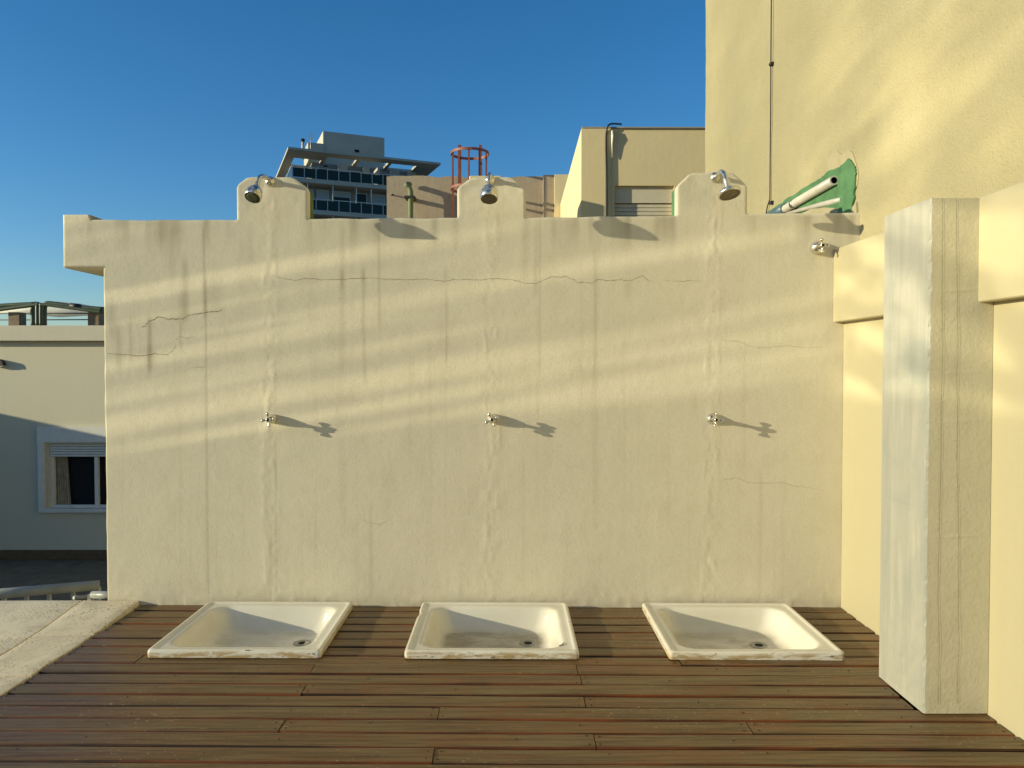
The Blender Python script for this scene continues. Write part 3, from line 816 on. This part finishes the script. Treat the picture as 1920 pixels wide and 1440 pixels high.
# ------------------------------------------------------------------ shower trays
def rrect(hw, hd, r, n=14):
    pts = []
    for cx, cy, a0 in ((hw-r, hd-r, 0), (-hw+r, hd-r, 90), (-hw+r, -hd+r, 180), (hw-r, -hd+r, 270)):
        for k in range(n):
            a = math.radians(a0 + 90*k/(n-1)); pts.append((cx + r*math.cos(a), cy + r*math.sin(a)))
    res = []
    for i in range(len(pts)):                               # extra points along straight sides
        a, b = pts[i], pts[(i+1) % len(pts)]; L = math.hypot(b[0]-a[0], b[1]-a[1])
        m = 12 if i % n == n-1 else 1
        for t in range(m): res.append((a[0]+(b[0]-a[0])*t/m, a[1]+(b[1]-a[1])*t/m))
    return res
LAB = ['left shower tray, white enamel with a dark chip on its front edge', 'middle white enamel shower tray with heavy brown dirt and a notched left rim', 'right white enamel shower tray beside the pillar with grey stains by the drain']
for i, (a, b) in enumerate(TR):
    cx, cy = (a+b)/2, (TY[0]+TY[1])/2 + wy((a+b)/2) - .004
    hw, hd = (b-a)/2, (TY[0]-TY[1])/2
    t = thing('shower_tray', (cx, cy, 0), LAB[i], 'shower tray', 'enamel shower trays set in the deck')
    LO = [(0, 0, .016, .003, 1), (.001, .001, .016, .020, 1), (.0005, .0005, .017, .028, .8), (-.003, -.003, .018, .0345, .15), (-.009, -.009, .018, .037, 0), (-.018, -.018, .02, .0360, 0), (-.022, -.022, .02, .0325, 0),
          (-.026, -.026, .022, .031, 0), (-.045, -.045, .07, .0305, 0), (-.058, -.056, .085, .0295, 0), (-.064, -.062, .085, .026, 0), (-.070, -.067, .085, .016, 0), (-.080, -.074, .083, -.012, 0), (-.092, -.083, .08, -.045, 0),
          (-.104, -.092, .078, -.066, 0), (-.120, -.104, .075, -.080, 0), (-.142, -.122, .07, -.087, 0), (-.20, -.18, .06, -.0895, 0), (-.27, -.24, .05, -.091, 0), (-.33, -.30, .03, -.0915, 0)]
    mb = MB(); fl = []; sk = []; vs = []; ns = None
    for (dw, dd, r, z, s) in LO:
        pts = rrect(hw+dw, hd+dd, min(r, hw+dw-.002, hd+dd-.002)); ns = len(pts)
        for (x, y) in pts:
            zz = z; xx, yy = x, y
            if i == 1 and s > 0.1 or (i == 1 and -.02 < dw < 0):
                if x < -hw*.9 and abs(y-(hd-.17)) < .022: xx += .016*(1-abs(y-(hd-.17))/.022)**.5
            vs.append((cx+xx, cy+yy-SK*xx, zz))
            fl.append(float(sstep(-.076, -.0885, z))); sk.append(s)
    fs = []
    for l in range(len(LO)-1):
        for q in range(ns): fs.append((l*ns+q, l*ns+(q+1) % ns, (l+1)*ns+(q+1) % ns, (l+1)*ns+q))
    fs.append(tuple((len(LO)-1)*ns+q for q in range(ns)))
    mb.add(vs, fs, 0, True); mb.attr['floor'] = fl; mb.attr['skirt'] = sk
    mb.build('basin', M['enamel'][i], t)
    dx, dy = (at_z((567, 990, 1423)[i], (1204, 1204, 1208)[i], -.085).x, at_z((567, 990, 1423)[i], (1204, 1204, 1208)[i], -.085).y)
    mb = MB(); mb._lathe(Vector((dx, dy, -.0905)), Vector((0,0,1)), [(.0005, .044), (.003, .042), (.0035, .036), (.0015, .030), (.0012, .020)], 28); mb.build('drain_ring', M['drain'], t)
    mb = MB(); mb._lathe(Vector((dx, dy, -.0895)), Vector((0,0,1)), [(.0006, .021), (.0008, .0)], 20); mb.build('drain_hole', M['black'], t)
    if i == 0:                                              # enamel knocked off the front lip
        c0 = at_z(459, 1226, .034); fy = cy - hd - SK*(c0.x-cx)
        mb = MB(); ch_ = []
        for q in range(14):
            a_ = 2*math.pi*q/14; r_ = .0085*(.6+.6*random.random())
            ch_.append((c0.x + r_*1.3*math.cos(a_), fy + .004 - .004*math.sin(a_), .0335 + .0045*math.sin(a_)*r_/.0085))
        mb.prism([(x, y-.003, z+.002) for x, y, z in ch_], (0, .006, -.002)); mb.build('chip', M['crack_dark'], t)
    if i == 1:                                              # dark curved scratch by the front right corner of the bowl
        P_ = [Vector((cx+hw-.085+.03*u, cy-hd+.075+.045*u*u, .0325)) for u in np.linspace(0, 1, 8)]
        mb = MB(); mb.tube(P_, [.0006, .0016, .002, .002, .002, .002, .0015, .0006], 6); mb.build('scratch', M['crack_dark'], t)

# ------------------------------------------------------------------ shower heads and valves
def fine(pts, n=6):
    out = []
    for i in range(len(pts)-1):
        p0 = Vector(pts[max(i-1, 0)]); p1 = Vector(pts[i]); p2 = Vector(pts[i+1]); p3 = Vector(pts[min(i+2, len(pts)-1)])
        for t in np.linspace(0, 1, n, endpoint=False):
            out.append(.5*((2*p1) + (p2-p0)*t + (2*p0-5*p1+4*p2-p3)*t*t + (3*p1-p0-3*p2+p3)*t**3))
    out.append(Vector(pts[-1])); return out
HL = ['left chrome shower head with a mossy green face on the left crest', 'middle chrome bell-shaped shower head on the middle crest', 'right limescaled shower head with a flat wide disc on the right crest']
for i, (px, py) in enumerate(((507, 341), (919, 338), (1341, 333))):
    p = W(px, py); p = Vector((p.x, p.y-.004, p.z))
    t = thing('wall_shower', p, HL[i], 'shower head', 'shower heads on the wall crests')
    ch = M['chrome'] if i < 2 else M['chrome_old']
    mb = MB(); mb._lathe(p + Vector((0, .004, 0)), Vector((0,-1,0)), [(0, .027), (.006, .027), (.012, .022), (.020, .015), (.022, 0)], 24); mb.build('flange', ch, t)
    sx = (-.012, 0, .008)[i]
    arm = fine([p + Vector((0, .01, 0)), p + Vector((0, -.05, .004)), p + Vector((sx*.4, -.10, .004)), p + Vector((sx*.8, -.142, -.014)), p + Vector((sx, -.165, -.045)), p + Vector((sx, -.176, -.068))])
    mb = MB(); mb.tube(arm, .011, 14); mb.build('arm', ch, t)
    ax = Vector(((-.10, 0, .10)[i], (-.58, -.40, -.4)[i], -.9)).normalized()
    s = p + Vector((sx, -.170, -.058))
    if i < 2:
        k = (.92, 1.0)[i]
        prof = [(0, .013), (.012, .017), (.020, .016), (.022, .022), (.030, .032), (.044, .0405), (.060, .0445), (.080, .0455), (.092, .0435), (.094, .040)]
        mb = MB(); mb._lathe(s, ax, [(h*k, r*k) for h, r in prof], 32); mb.build('bell', ch, t)
        mb = MB(); mb._lathe(s, ax, [(h*k, r*k) for h, r in [(.094, .0405), (.091, .039), (.0915, .034), (.094, .033), (.0945, .020), (.0935, .0)]], 32); mb.build('face_plate', M['faceg' if i == 0 else 'faceb'], t)
        if i == 1:
            nb_ = MB(); u = ax.cross(Vector((1,0,0))).normalized(); w = ax.cross(u)
            for rr, n in ((.012, 6), (.022, 11), (.029, 16)):
                for q in range(n):
                    c = s + ax*.094 + (u*math.cos(6.283*q/n) + w*math.sin(6.283*q/n))*rr
                    nb_._lathe(c, ax, [(0, .0018), (.003, .0014), (.003, 0)], 6)
            nb_.build('nozzle', M['screw'], t, kind='stuff')
    else:
        ax = Vector((.14, -.32, -.93)).normalized()
        mb = MB(); mb._lathe(s, ax, [(-.006, .0155), (.030, .0165), (.046, .017), (.052, .020)], 24); mb.build('collar', ch, t)
        mb = MB(); mb._lathe(s, ax, [(.050, .016), (.052, .030), (.056, .046), (.062, .0545), (.072, .0565), (.080, .0545), (.080, .050)], 36); mb.build('disc', ch, t)
        mb = MB(); mb._lathe(s, ax, [(.0795, .051), (.077, .049), (.078, .030), (.080, .012), (.081, 0)], 36); mb.build('face_plate', M['faceb'], t)

VL = ['left chrome cross-handle tap below the mossy shower head', 'middle chrome cross-handle tap below the bell-shaped shower head', 'right chrome cross-handle tap below the disc shower head', 'topmost chrome cross-handle tap high on the wall next to the side wall band']
for i, (px, py, rot, er) in enumerate(((512, 785, 8, .024), (923, 785, 24, .026), (1335, 785, -6, .030), (1530, 465, 5, .034))):
    p = W(px, py)
    t = thing('shower_tap', p, VL[i], 'tap', 'cross-handle shower taps')
    ch = M['chrome'] if i != 1 else M['chrome_old']
    mb = MB(); mb._lathe(p + Vector((0, .006, 0)), Vector((0,-1,0)), [(0, er), (.010, er), (.018, er*.92), (.026, er*.72), (.034, er*.5), (.036, .012)] if i == 2 else [(0, er), (.014, er*1.03), (.028, er*1.0), (.040, er*.84), (.050, er*.58), (.054, .012)], 28); mb.build('escutcheon', ch, t)
    mb = MB(); mb._lathe(p, Vector((0,-1,0)), [(.026, .012), (.050, .0095), (.058, .008), (.070, .0085), (.074, .012), (.084, .012), (.090, .009), (.091, .0)], 20); mb.build('stem', ch, t)
    mb = MB(); mb._lathe(p, Vector((0,-1,0)), [(.0905, .0075), (.0925, .006), (.093, .0)], 16); mb.build('cap', M['black'], t)
    for q in range(4):
        a = math.radians(rot + 90*q); dv = Vector((math.cos(a), 0, math.sin(a)))
        mb = MB(); mb._lathe(p + Vector((0, -.079, 0)), dv, [(.008, .0055), (.016, .0045), (.023, .0065), (.029, .0095), (.034, .0090), (.037, .004), (.0375, 0)], 12); mb.build('handle_arm', ch, t)

# ------------------------------------------------------------------ unseen screen added left of the deck to shape sunlight into bands
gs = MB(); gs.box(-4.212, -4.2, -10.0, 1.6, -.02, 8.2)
gs.build('light_band_screen', M['screen'], kind='structure')

# ------------------------------------------------------------------ lower terrace and neighbour building at the left
LY = 12.0
def L(px, py, y=LY): return at(px, py, y)
GZ = L(100, 1050).z
tg = MB(); tg.poly([(-16, .09, GZ-.03), (6, .09, GZ-.03), (6, LY+6, GZ-.03), (-16, LY+6, GZ-.03)])
ter = tg.build('lower_terrace', M['grout'], kind='structure')
for i in range(11):
    for j in range(12):
        xa, ya = -16 + i*1.2, .3 + j*.97
        mb = MB(); mb.box(xa+.012, xa+1.188, ya+.012, ya+.958, GZ-.03, GZ + random.uniform(-.003, .003), 0); mb.build('paver', M['terrace'], ter)
lb = thing('neighbour_building', L(100, 1050), 'pale rendered low building at the left with a shuttered window and flat roof', 'building')
wx0, wx1, wz0, wz1 = L(92, 900).x, -6.3, L(100, 953).z, L(100, 833).z
zt_ = L(100, 640).z
XA, XBb = -16.0, -3.5
mb = MB()
mb.box(XA, wx0, LY, LY+5, GZ-.1, zt_); mb.box(wx1, XBb, LY, LY+5, GZ-.1, zt_)
mb.box(wx0, wx1, LY, LY+5, wz1, zt_); mb.box(wx0, wx1, LY, LY+5, GZ-.1, wz0)
mb.build('wall', M['lbuild'], lb)
mb = MB(); mb.box(XA, XBb, LY-.16, LY+5, zt_+.002, L(100, 611).z, 0, .01); mb.build('cornice', M['cornice'], lb)
mb = MB(); mb.box(XA, XBb, LY-.03, LY-.002, GZ-.005, L(100, 1031).z); mb.build('skirting', M['skirt'], lb)
fr = MB()
z0s, z1s = L(100, 960).z, L(100, 829).z
xs0 = L(74, 900).x
fr.box(xs0, L(84, 900).x+.02, LY-.06, LY-.003, z0s, z1s)
fr.box(xs0, wx1, LY-.07, LY-.003, L(100, 829).z, L(100, 800).z)
fr.box(L(84, 900).x+.02, wx1, LY-.07, LY-.003, z0s, wz0)
fr.build('window_surround', M['white'], lb)
wf = MB()
zb, zt2 = wz0, L(100, 857).z
xm = L(178, 900).x
for a, b in ((wx0, wx0+.07), (xm-.04, xm+.04), (wx1-.07, wx1)): wf.box(a, b, LY+.06, LY+.12, zb, zt2)
wf.box(wx0+.07, wx1-.07, LY+.062, LY+.118, zb, zb+.06)
win = wf.build('window', M['white'], lb)
mb = MB(); mb.box(wx0, wx1, LY+.22, LY+.24, zb, zt2); mb.build('dark_room', M['black'], win)
mb = MB(); xs_ = np.linspace(wx0+.02, L(126, 900).x, 40)
mb.add([(x, LY+.16+.025*math.sin(i*1.1), zb) for i, x in enumerate(xs_)] + [(x*0.98+xs_[0]*.02-.06*(i/40), LY+.16+.025*math.sin(i*1.1), zt2) for i, x in enumerate(xs_)], [(i, i+1, 41+i, 40+i) for i in range(39)], 0, True); mb.build('curtain', M['curtain'], win)
nsl = 5
zs0 = L(100, 857).z; zs1 = wz1
sh = thing('roller_shutter', (wx0, LY, zs0)); sh.parent = lb; sh.location = Vector((wx0, LY, zs0)) - lb.location
for k in range(nsl):
    a = zs0 + (zs1-zs0)*k/nsl; b = zs0 + (zs1-zs0)*(k+1)/nsl
    mb = MB(); mb.box(wx0+.005, wx1-.005, LY+.02, LY+.05, a+.006, b-.004, 0, .006); mb.build('slat', M['white'], sh)
wl_ = thing('wall_lamp', L(3, 676), 'black half-round wall lamp on the pale building at the left edge', 'lamp')
c = L(0, 685); mb = MB()
n = 20
for k in range(n):
    pass
prof = [(math.cos(t)*.13, math.sin(t)*.13) for t in np.linspace(0, math.pi, 14)]
mb.prism([(c.x + a, LY-.004, c.z + b) for a, b in prof], (0, -.11, 0)); mb.build('lamp_shade', M['cable'], wl_)
mb = MB(); mb.box(c.x-.10, c.x+.10, LY-.09, LY-.01, c.z-.03, c.z-.001); mb.build('diffuser', M['white'], wl_)

# roof pipes, posts and wires on the neighbour building
ry = LY + .35
for px in (33, 181):
    a, b = L(px-11, 608, ry), L(px+10, 586, ry)
    mb = MB(); mb.box(a.x, b.x, ry-.12, ry+.12, L(px, 611, ry).z, b.z, 0, .01)
    mb.build('roof_post', M['brick'], label='short brown pipe support post on the pale roof, ' + ('left of the green risers' if px < 100 else 'next to the shower wall'), cat='post', group='pipe support posts')
PIPES = [([(-60, 577), (60, 570), (61, 574), (62, 611)], .045, 'dark green pipe bending down onto the pale roof, leftmost riser'), ([(-60, 588), (64, 572), (69, 570), (70, 574), (70, 611)], .040, 'dark green pipe riser second from the left on the pale roof'),
         ([(195, 580), (150, 576), (95, 569), (86, 571), (83, 580), (83, 611)], .050, 'green pipe with dark coupling sloping down right to the shower wall'), ([(195, 586), (130, 577), (80, 571), (77, 575), (77, 611)], .034, 'thinner dark green pipe riser between the other pipe risers')]
for k, (pts, r, lab) in enumerate(PIPES):
    yy = ry - .05 - .14*k
    P = [L(x, y, yy) for x, y in pts]
    o = thing('roof_pipe', P[-1], lab, 'pipe', 'green pipes on the pale roof')
    mb = MB(); mb.tube(fine(P, 5), r, 12); mb.build('pipe_run', M['greenpipe'], o)
    if k == 2:
        a, b = L(133, 574, yy), L(150, 576, yy); mb = MB(); mb.tube([a, b], r*1.35, 14); mb.build('coupling', M['cable'], o)
vt = MB(); vt.tube([L(-40, 583, LY+2.2), L(60, 580, LY+2.2), L(110, 580, LY+2.2), L(150, 581, LY+2.2), L(190, 584, LY+2.2), L(230, 590, LY+2.2)], [.05, .13, .19, .15, .08, .02], 14)
tag(vt.build('canvas_roll', M['white']), 'long white rolled cover behind the green roof pipes', 'cover')
for k, py in enumerate((587, 599)):
    mb = MB(); a, b = L(-40, py+1, LY+1.2), L(260, py, LY+1.2); mb.tube([a, b], .014, 6)
    tag(mb.build('roof_wire', M['cable']), ('upper' if k == 0 else 'lower') + ' thin horizontal wire stretched between the roof posts', 'wire', 'wires above the pale roof')

# stair rail below the coping
SY = 1.6
rr = thing('stair_rail', at(90, 1128, SY), 'white tubular stair handrail with balusters rising behind the stone coping', 'handrail')
mb = MB(); a, b = at(-160, 1127, SY-.25), at(186, 1097, SY+.15); mb.tube([a, b], .036, 16); mb.build('handrail', M['rail'], rr)
for px in (8, 50, 92, 137):
    t = (px+160)/346; y = SY-.25+.4*t; p = at(px, 1127-30*t, y)
    mb = MB(); mb.box(p.x-.011, p.x+.011, y-.012, y+.012, p.z-.9, p.z); mb.build('baluster', M['rail'], rr)
p = at(182, 1106, SY+.15); mb = MB(); mb.box(p.x-.02, p.x+.02, SY+.13, SY+.17, p.z-.9, p.z+.02); mb.build('end_post', M['rail'], rr)
mb = MB(); mb.tube([at(138, 1121, SY), at(166, 1118, SY+.1)], .013, 8); mb.build('lower_bar', M['rail'], rr)
r2 = thing('landing_rail', at(185, 1118, 1.2), 'short white rail end at the foot of the shower wall behind the coping', 'handrail')
mb = MB(); mb.tube([at(172, 1115.5, 1.2), at(235, 1115.5, 1.2)], .025, 14); mb.build('bar', M['rail'], r2)
p = at(170, 1122, 1.2); mb = MB(); mb.box(p.x-.012, p.x+.012, 1.18, 1.22, p.z-.8, p.z+.03); mb.build('post', M['rail'], r2)

# ------------------------------------------------------------------ taller neighbour out to the left whose roof edge shades the terrace
ztc = at(0, 775, LY).z
xe = at(0, 775, LY).x
CX = -15.2
tt = xe - CX
mb = MB(); mb.box(CX-6, CX, 2.0, 13.5, -26, ztc + .215*tt); mb.build('west_building', M['lbuild'], kind='structure')

# ------------------------------------------------------------------ old tank wall, pipe and ladder cage
QY = 11.0
def Q(px, py, y=QY): return at(px, py, y)
tk = thing('tank_wall', Q(880, 405), 'old stained pinkish rendered wall behind the middle crest', 'wall')
mb = MB(); n = 40; xs_ = np.linspace(Q(725, 331).x, 3.2, n)
tops = [(x, QY, Q(800, 331.5).z + float(vn(x*5, 2))*.05) for x in xs_]
mb.prism(tops + [(3.2, QY, -4), (xs_[0], QY, -4)], (0, .4, 0)); mb.build('render_face', M['tankwall'], tk)
mb = MB(); a = Q(1018, 331); mb.box(a.x, a.x+.25, QY-.25, QY-.002, -4, Q(1018, 334).z); mb.build('buttress', M['tankwall'], tk)
mb = MB(); p = Q(737, 366); mb.tube([p + Vector((0,.05,0)), p + Vector((0,-.08,0)), p + Vector((-.02,-.09,-.03))], .014, 8); mb.build('hook', M['cable'], tk)
gp = thing('drain_pipe', Q(769, 405, QY-.2), 'mossy green vertical drain pipe with hooked top on the pinkish wall', 'pipe')
yy = QY - .22
mb = MB(); mb.tube(fine([Q(768, 346, yy+.15), Q(762, 346, yy), Q(767, 352, yy), Q(770, 362, yy), Q(770, 385, yy), Q(770, 430, yy)]), .05, 12); mb.build('pipe_run', M['oldgreen'], gp)
p = Q(769, 370, yy); mb = MB(); mb.box(p.x-.10, p.x+.10, yy-.06, QY-.005, p.z-.02, p.z+.02); mb.build('bracket', M['cable'], gp)
cg = thing('ladder_cage', Q(880, 400, QY-.5), 'red oxide ladder safety cage rising above the middle crest', 'ladder cage')
cy_ = QY - .42
cc = Q(881, 300, cy_); R = (Q(917, 300, cy_).x - Q(845, 300, cy_).x)/2
def hoop(zc):
    mb = MB(); seg = 40; vs = []
    for k in range(seg+1):
        a = math.radians(-210 + 240*k/seg) if False else 2*math.pi*k/seg
        for rr_, dz_ in ((R, -.024), (R, .024), (R-.014, .024), (R-.014, -.024)): vs.append((cc.x + rr_*math.cos(a), cy_ + rr_*math.sin(a), zc+dz_))
    mb.add(vs, [(k*4+j, (k+1)*4+j, (k+1)*4+(j+1) % 4, k*4+(j+1) % 4) for k in range(seg) for j in range(4)]); return mb.build('hoop', M['redoxide'], cg)
hoop(Q(880, 288, cy_).z); hoop(Q(880, 354, cy_).z); hoop(Q(880, 354, cy_).z-1.2)
zt3 = Q(880, 286, cy_).z
for deg in (200, 235, 270, 305, 340):
    a = math.radians(deg); x, y = cc.x + (R-.03)*math.cos(a), cy_ + (R-.03)*math.sin(a)
    mb = MB(); mb.box(x-.017, x+.017, y-.006, y+.006, -1, zt3); mb.build('upright', M['redoxide'], cg)
for px in (862, 901):
    x = Q(px, 300, cy_+.30).x; mb = MB(); mb.box(x-.03, x+.03, cy_+.28, cy_+.32, -1, Q(px, 272, cy_+.3).z); mb.build('stile', M['redoxide'], cg)
xa, xb = Q(862, 300, cy_+.3).x, Q(901, 300, cy_+.3).x
for k in range(8):
    z = Q(880, 345, cy_).z - .3*k; mb = MB(); mb.tube([(xa, cy_+.30, z), (xb, cy_+.30, z)], .013, 8); mb.build('rung', M['redoxide'], cg)

# ------------------------------------------------------------------ yellow stair house with shutter
YY = 6.0
def Yp(px, py, y=YY): return at(px, py, y)
yh = thing('stair_house', Yp(1180, 400), 'yellow rendered stair house with a cream shutter between the middle and right crests', 'building')
xa = Yp(1090, 300).x; xp = Yp(1145, 300).x; ztp = Yp(1150, 241).z
xbk = at(1051, 327, YY+4.6).x
mb = MB()
o_ = [(xa, YY, -3), (xp, YY, -3), (xp, YY+4.6, -3), (xbk, YY+4.6, -3)]
mb.add([(x, y, -3) for x, y, _ in o_] + [(x, y, ztp) for x, y, _ in o_], [(0,1,5,4),(1,2,6,5),(2,3,7,6),(3,0,4,7),(4,5,6,7)]); mb.build('corner_pier', M['yellow'], yh)
x1_, z1_ = Yp(1040, 327, YY+4.62).x, Yp(1045, 327, YY+4.62).z
mb = MB(); mb.box(x1_, 3.0, YY+4.62, YY+6, -3, z1_); mb.build('rear_step', M['yellow'], yh)
yr = YY + .02
zsh = Yp(1200, 348, yr).z
mb = MB(); mb.box(xp+.001, 4.4, yr, YY+4.5, zsh, ztp+.004); mb.build('upper_panel', M['yellow'], yh)
mb = MB(); mb.box(xp+.001, Yp(1152, 380, yr).x, yr, YY+4.5, -3, zsh-.001); mb.box(Yp(1264, 380, yr).x, 4.4, yr, YY+4.5, -3, zsh-.001); mb.build('lower_panel', M['yellow'], yh)
mb = MB(); mb.box(xa+.01, 4.45, YY-.006, YY+.6, ztp+.005, ztp+.022); mb.build('roof_edge', M['concrete'], yh)
mb = MB(); sa, sb_ = Yp(1152, 360, yr).x+.002, Yp(1264, 360, yr).x-.002
zmid = Yp(1200, 379, yr).z
mb.box(sa, sb_, yr+.05, yr+.3, zmid, zsh-.003); mb.build('shutter_box', M['shutter'], yh)
shp = thing('roller_shutter', (sa, yr, 2)); shp.parent = yh; shp.location = Vector((sa, yr, 2)) - yh.location
for k in range(10):
    z = zmid - .012 - .05*k; mb = MB(); mb.box(sa, sb_, yr+.07, yr+.10, z-.046, z, 0, .006); mb.build('slat', M['shutter'], shp)
mb = MB(); mb.tube(fine([Yp(1165, 240, YY+.2)+Vector((0,0,.05)), Yp(1143, 239, YY-.013)+Vector((0,0,.04)), Yp(1137, 248, YY-.013), Yp(1136, 275, YY-.013), Yp(1137, 330, YY-.013), Yp(1137, 420, YY-.013)]), .012, 8)
tag(mb.build('roof_cable', M['cable']), 'black cable bent over the roof edge and down the yellow stair house', 'cable')
mb = MB(); mb.tube([Yp(1148, 245, YY-.012), Yp(1149, 255, YY-.016), Yp(1148, 268, YY-.012), Yp(1148, 295, YY-.008)], [.016, .02, .012, .005], 10)
tag(mb.build('cable_bracket', M['pvc']), 'small pale bracket under the cable on the yellow stair house', 'bracket')

mb = MB(); mb.box(-.5, -.1, 5.63, 6.3, -3, 3.64, 0, .01); mb.build('shade_block', M['yellow'], kind='structure')  # unseen block added behind the middle crest to shade the corner pier

# ------------------------------------------------------------------ far apartment tower
TD = 75.0
P0 = at(540, 275, TD-4)
Uv = Vector((.927, .375, 0)).normalized(); Vv = Vector((-.375, .927, 0)).normalized()
base = Vector((P0.x, P0.y, 0))
def xf(p): return base + Uv*p.x + Vv*p.y + Vector((0, 0, p.z))
ap = thing('apartment_tower', xf(Vector((7, 6, -26))), 'grey apartment tower with glass balconies and an open roof frame in the far background', 'building')
def tbx(name, mat, *boxes, parent=None, bev=0):
    mb = MB()
    for b in boxes: mb.box(*b, 0, bev, xf)
    return mb.build(name, mat, parent or ap)
ZR = P0.z
# roof frame with openings
tbx('roof_frame', M['tcon'], (0, 15.4, 0, 1.5, ZR-.22, ZR), (0, .9, 1.5, 16, ZR-.22, ZR), (.9, 3.6, 1.5, 3.0, ZR-.221, ZR-.001), (13.2, 15.4, 1.5, 8, ZR-.221, ZR-.001))
for u in (3.6, 6.9, 10.2): tbx('cross_beam', M['tcon'], (u, u+.35, 1.5, 4.0, ZR-.25, ZR-.03))
tbx('rear_slab', M['tcon'], (3.6, 13.2, 4.0, 9.5, ZR-.26, ZR-.002))
for v in (6.5, 9.5): tbx('cross_beam', M['tcon'], (.9, 3.6, v, v+.35, ZR-.24, ZR-.02))
ZF = ZR - 2.72
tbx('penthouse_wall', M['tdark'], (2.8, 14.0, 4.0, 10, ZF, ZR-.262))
for u in (5.4, 8.0, 10.9, 12.8): tbx('pier', M['tcon'], (u, u+1.0 if u != 8.0 else u+.7, 3.6, 3.998, ZF, ZR-.27))
tbx('side_fin', M['tcon'], (9.0, 9.25, 1.2, 3.99, ZF, ZF+1.9))
for u0, u1, h in ((3.4, 4.4, 2.1), (6.6, 7.8, 2.0), (9.4, 10.7, 2.1), (12.0, 12.6, 2.0), (13.1, 13.7, 1.6)):
    w = tbx('window', M['talu'], (u0, u1, 3.93, 3.995, ZF+.05, ZF+h)); tbx('pane', M['tglass'], (u0+.08, u1-.08, 3.90, 3.928, ZF+.1, ZF+h-.08), parent=w)
for u in (4.0, 8.3): tbx('vent', M['black'], (u, u+.4, 3.9, 3.998, ZF+2.1, ZF+2.25))
def storey(zf, full=True):
    tbx('floor_slab', M['tcon'], (.3, 14.8, .6, 10, zf-.42, zf))
    u = .5; k = 0
    while u < 13.8:
        w = 1.12; tbx('balustrade_glass', M['tglass'], (u+.03, u+w-.03, .72, .75, zf+.06, zf+.98)); tbx('baluster', M['talu'], (u-.03, u+.03, .70, .77, zf, zf+1.05)); u += w
    tbx('handrail', M['talu'], (.4, 14.4, .68, .79, zf+1.06, zf+1.13))
    for v in (2.0, 3.4, 4.8): tbx('balustrade_glass', M['tglass'], (.42, .45, v-1.3, v-.05, zf+.06, zf+.98))
    tbx('handrail', M['talu'], (.38, .49, .8, 5.5, zf+1.06, zf+1.13))
storey(ZF)
for s in (1, 2, 3):
    zf = ZF - 3.05*s
    storey(zf)
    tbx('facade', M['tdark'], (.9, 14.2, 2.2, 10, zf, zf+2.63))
    for q, (u0, u1) in enumerate(((1.5, 2.7), (3.0, 4.2), (4.6, 6.4), (6.9, 8.1), (8.5, 10.0), (10.6, 12.2), (12.6, 13.8))):
        w = tbx('window', M['talu'], (u0, u1, 2.13, 2.195, zf+.05, zf+2.35))
        tbx('pane', M['tblind'] if q in (1, 4) and s == 1 else M['tglass'], (u0+.08, u1-.08, 2.10, 2.128, zf+.12, zf+2.27), parent=w)
        if q in (0, 2): tbx('blind', M['tblind'], (u0+.09, u1-.09, 2.07, 2.098, zf+1.75, zf+2.26), parent=w)
    for u in (1.95, 4.42, 6.76, 8.28, 10.3): tbx('post', M['talu'], (u-.05, u+.05, .86, .96, zf, zf+2.63))
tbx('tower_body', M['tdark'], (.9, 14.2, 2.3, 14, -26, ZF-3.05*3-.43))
zb_ = ZR + 3.1
tbx('lift_house', M['tcon'], (4.1, 10.6, 5.0, 10.5, ZR+.002, ZR+3.4))
tbx('small_parapet', M['tcon'], (2.5, 4.08, 4.6, 8, ZR+.002, ZR+1.95))
tbx('roof_vent', M['black'], (7.4, 7.85, 4.9, 4.998, ZR+1.55, ZR+1.8))
mb = MB(); mb.tube([xf(Vector((1.9, 4.0, ZR))), xf(Vector((1.9, 4.0, ZR+1.75)))], .16, 12); f_ = mb.build('flue', M['talu'], ap)
mb = MB(); mb.tube([xf(Vector((1.9, 4.0, ZR+1.76))), xf(Vector((1.9, 4.0, ZR+2.05)))], .2, 12); mb.build('flue_cap', M['black'], f_)
mb = MB(); mb.tube([xf(Vector((2.6, 3.5, ZR))), xf(Vector((2.6, 3.5, ZR+2.6)))], .035, 6); an = mb.build('antenna', M['talu'], ap)
mb = MB()
for k in range(5): mb.box(2.35-.0+k*.01, 2.85-k*.01, 3.49, 3.51, ZR+1.9+k*.16, ZR+1.93+k*.16, 0, 0, xf)
mb.build('antenna_elements', M['talu'], an)
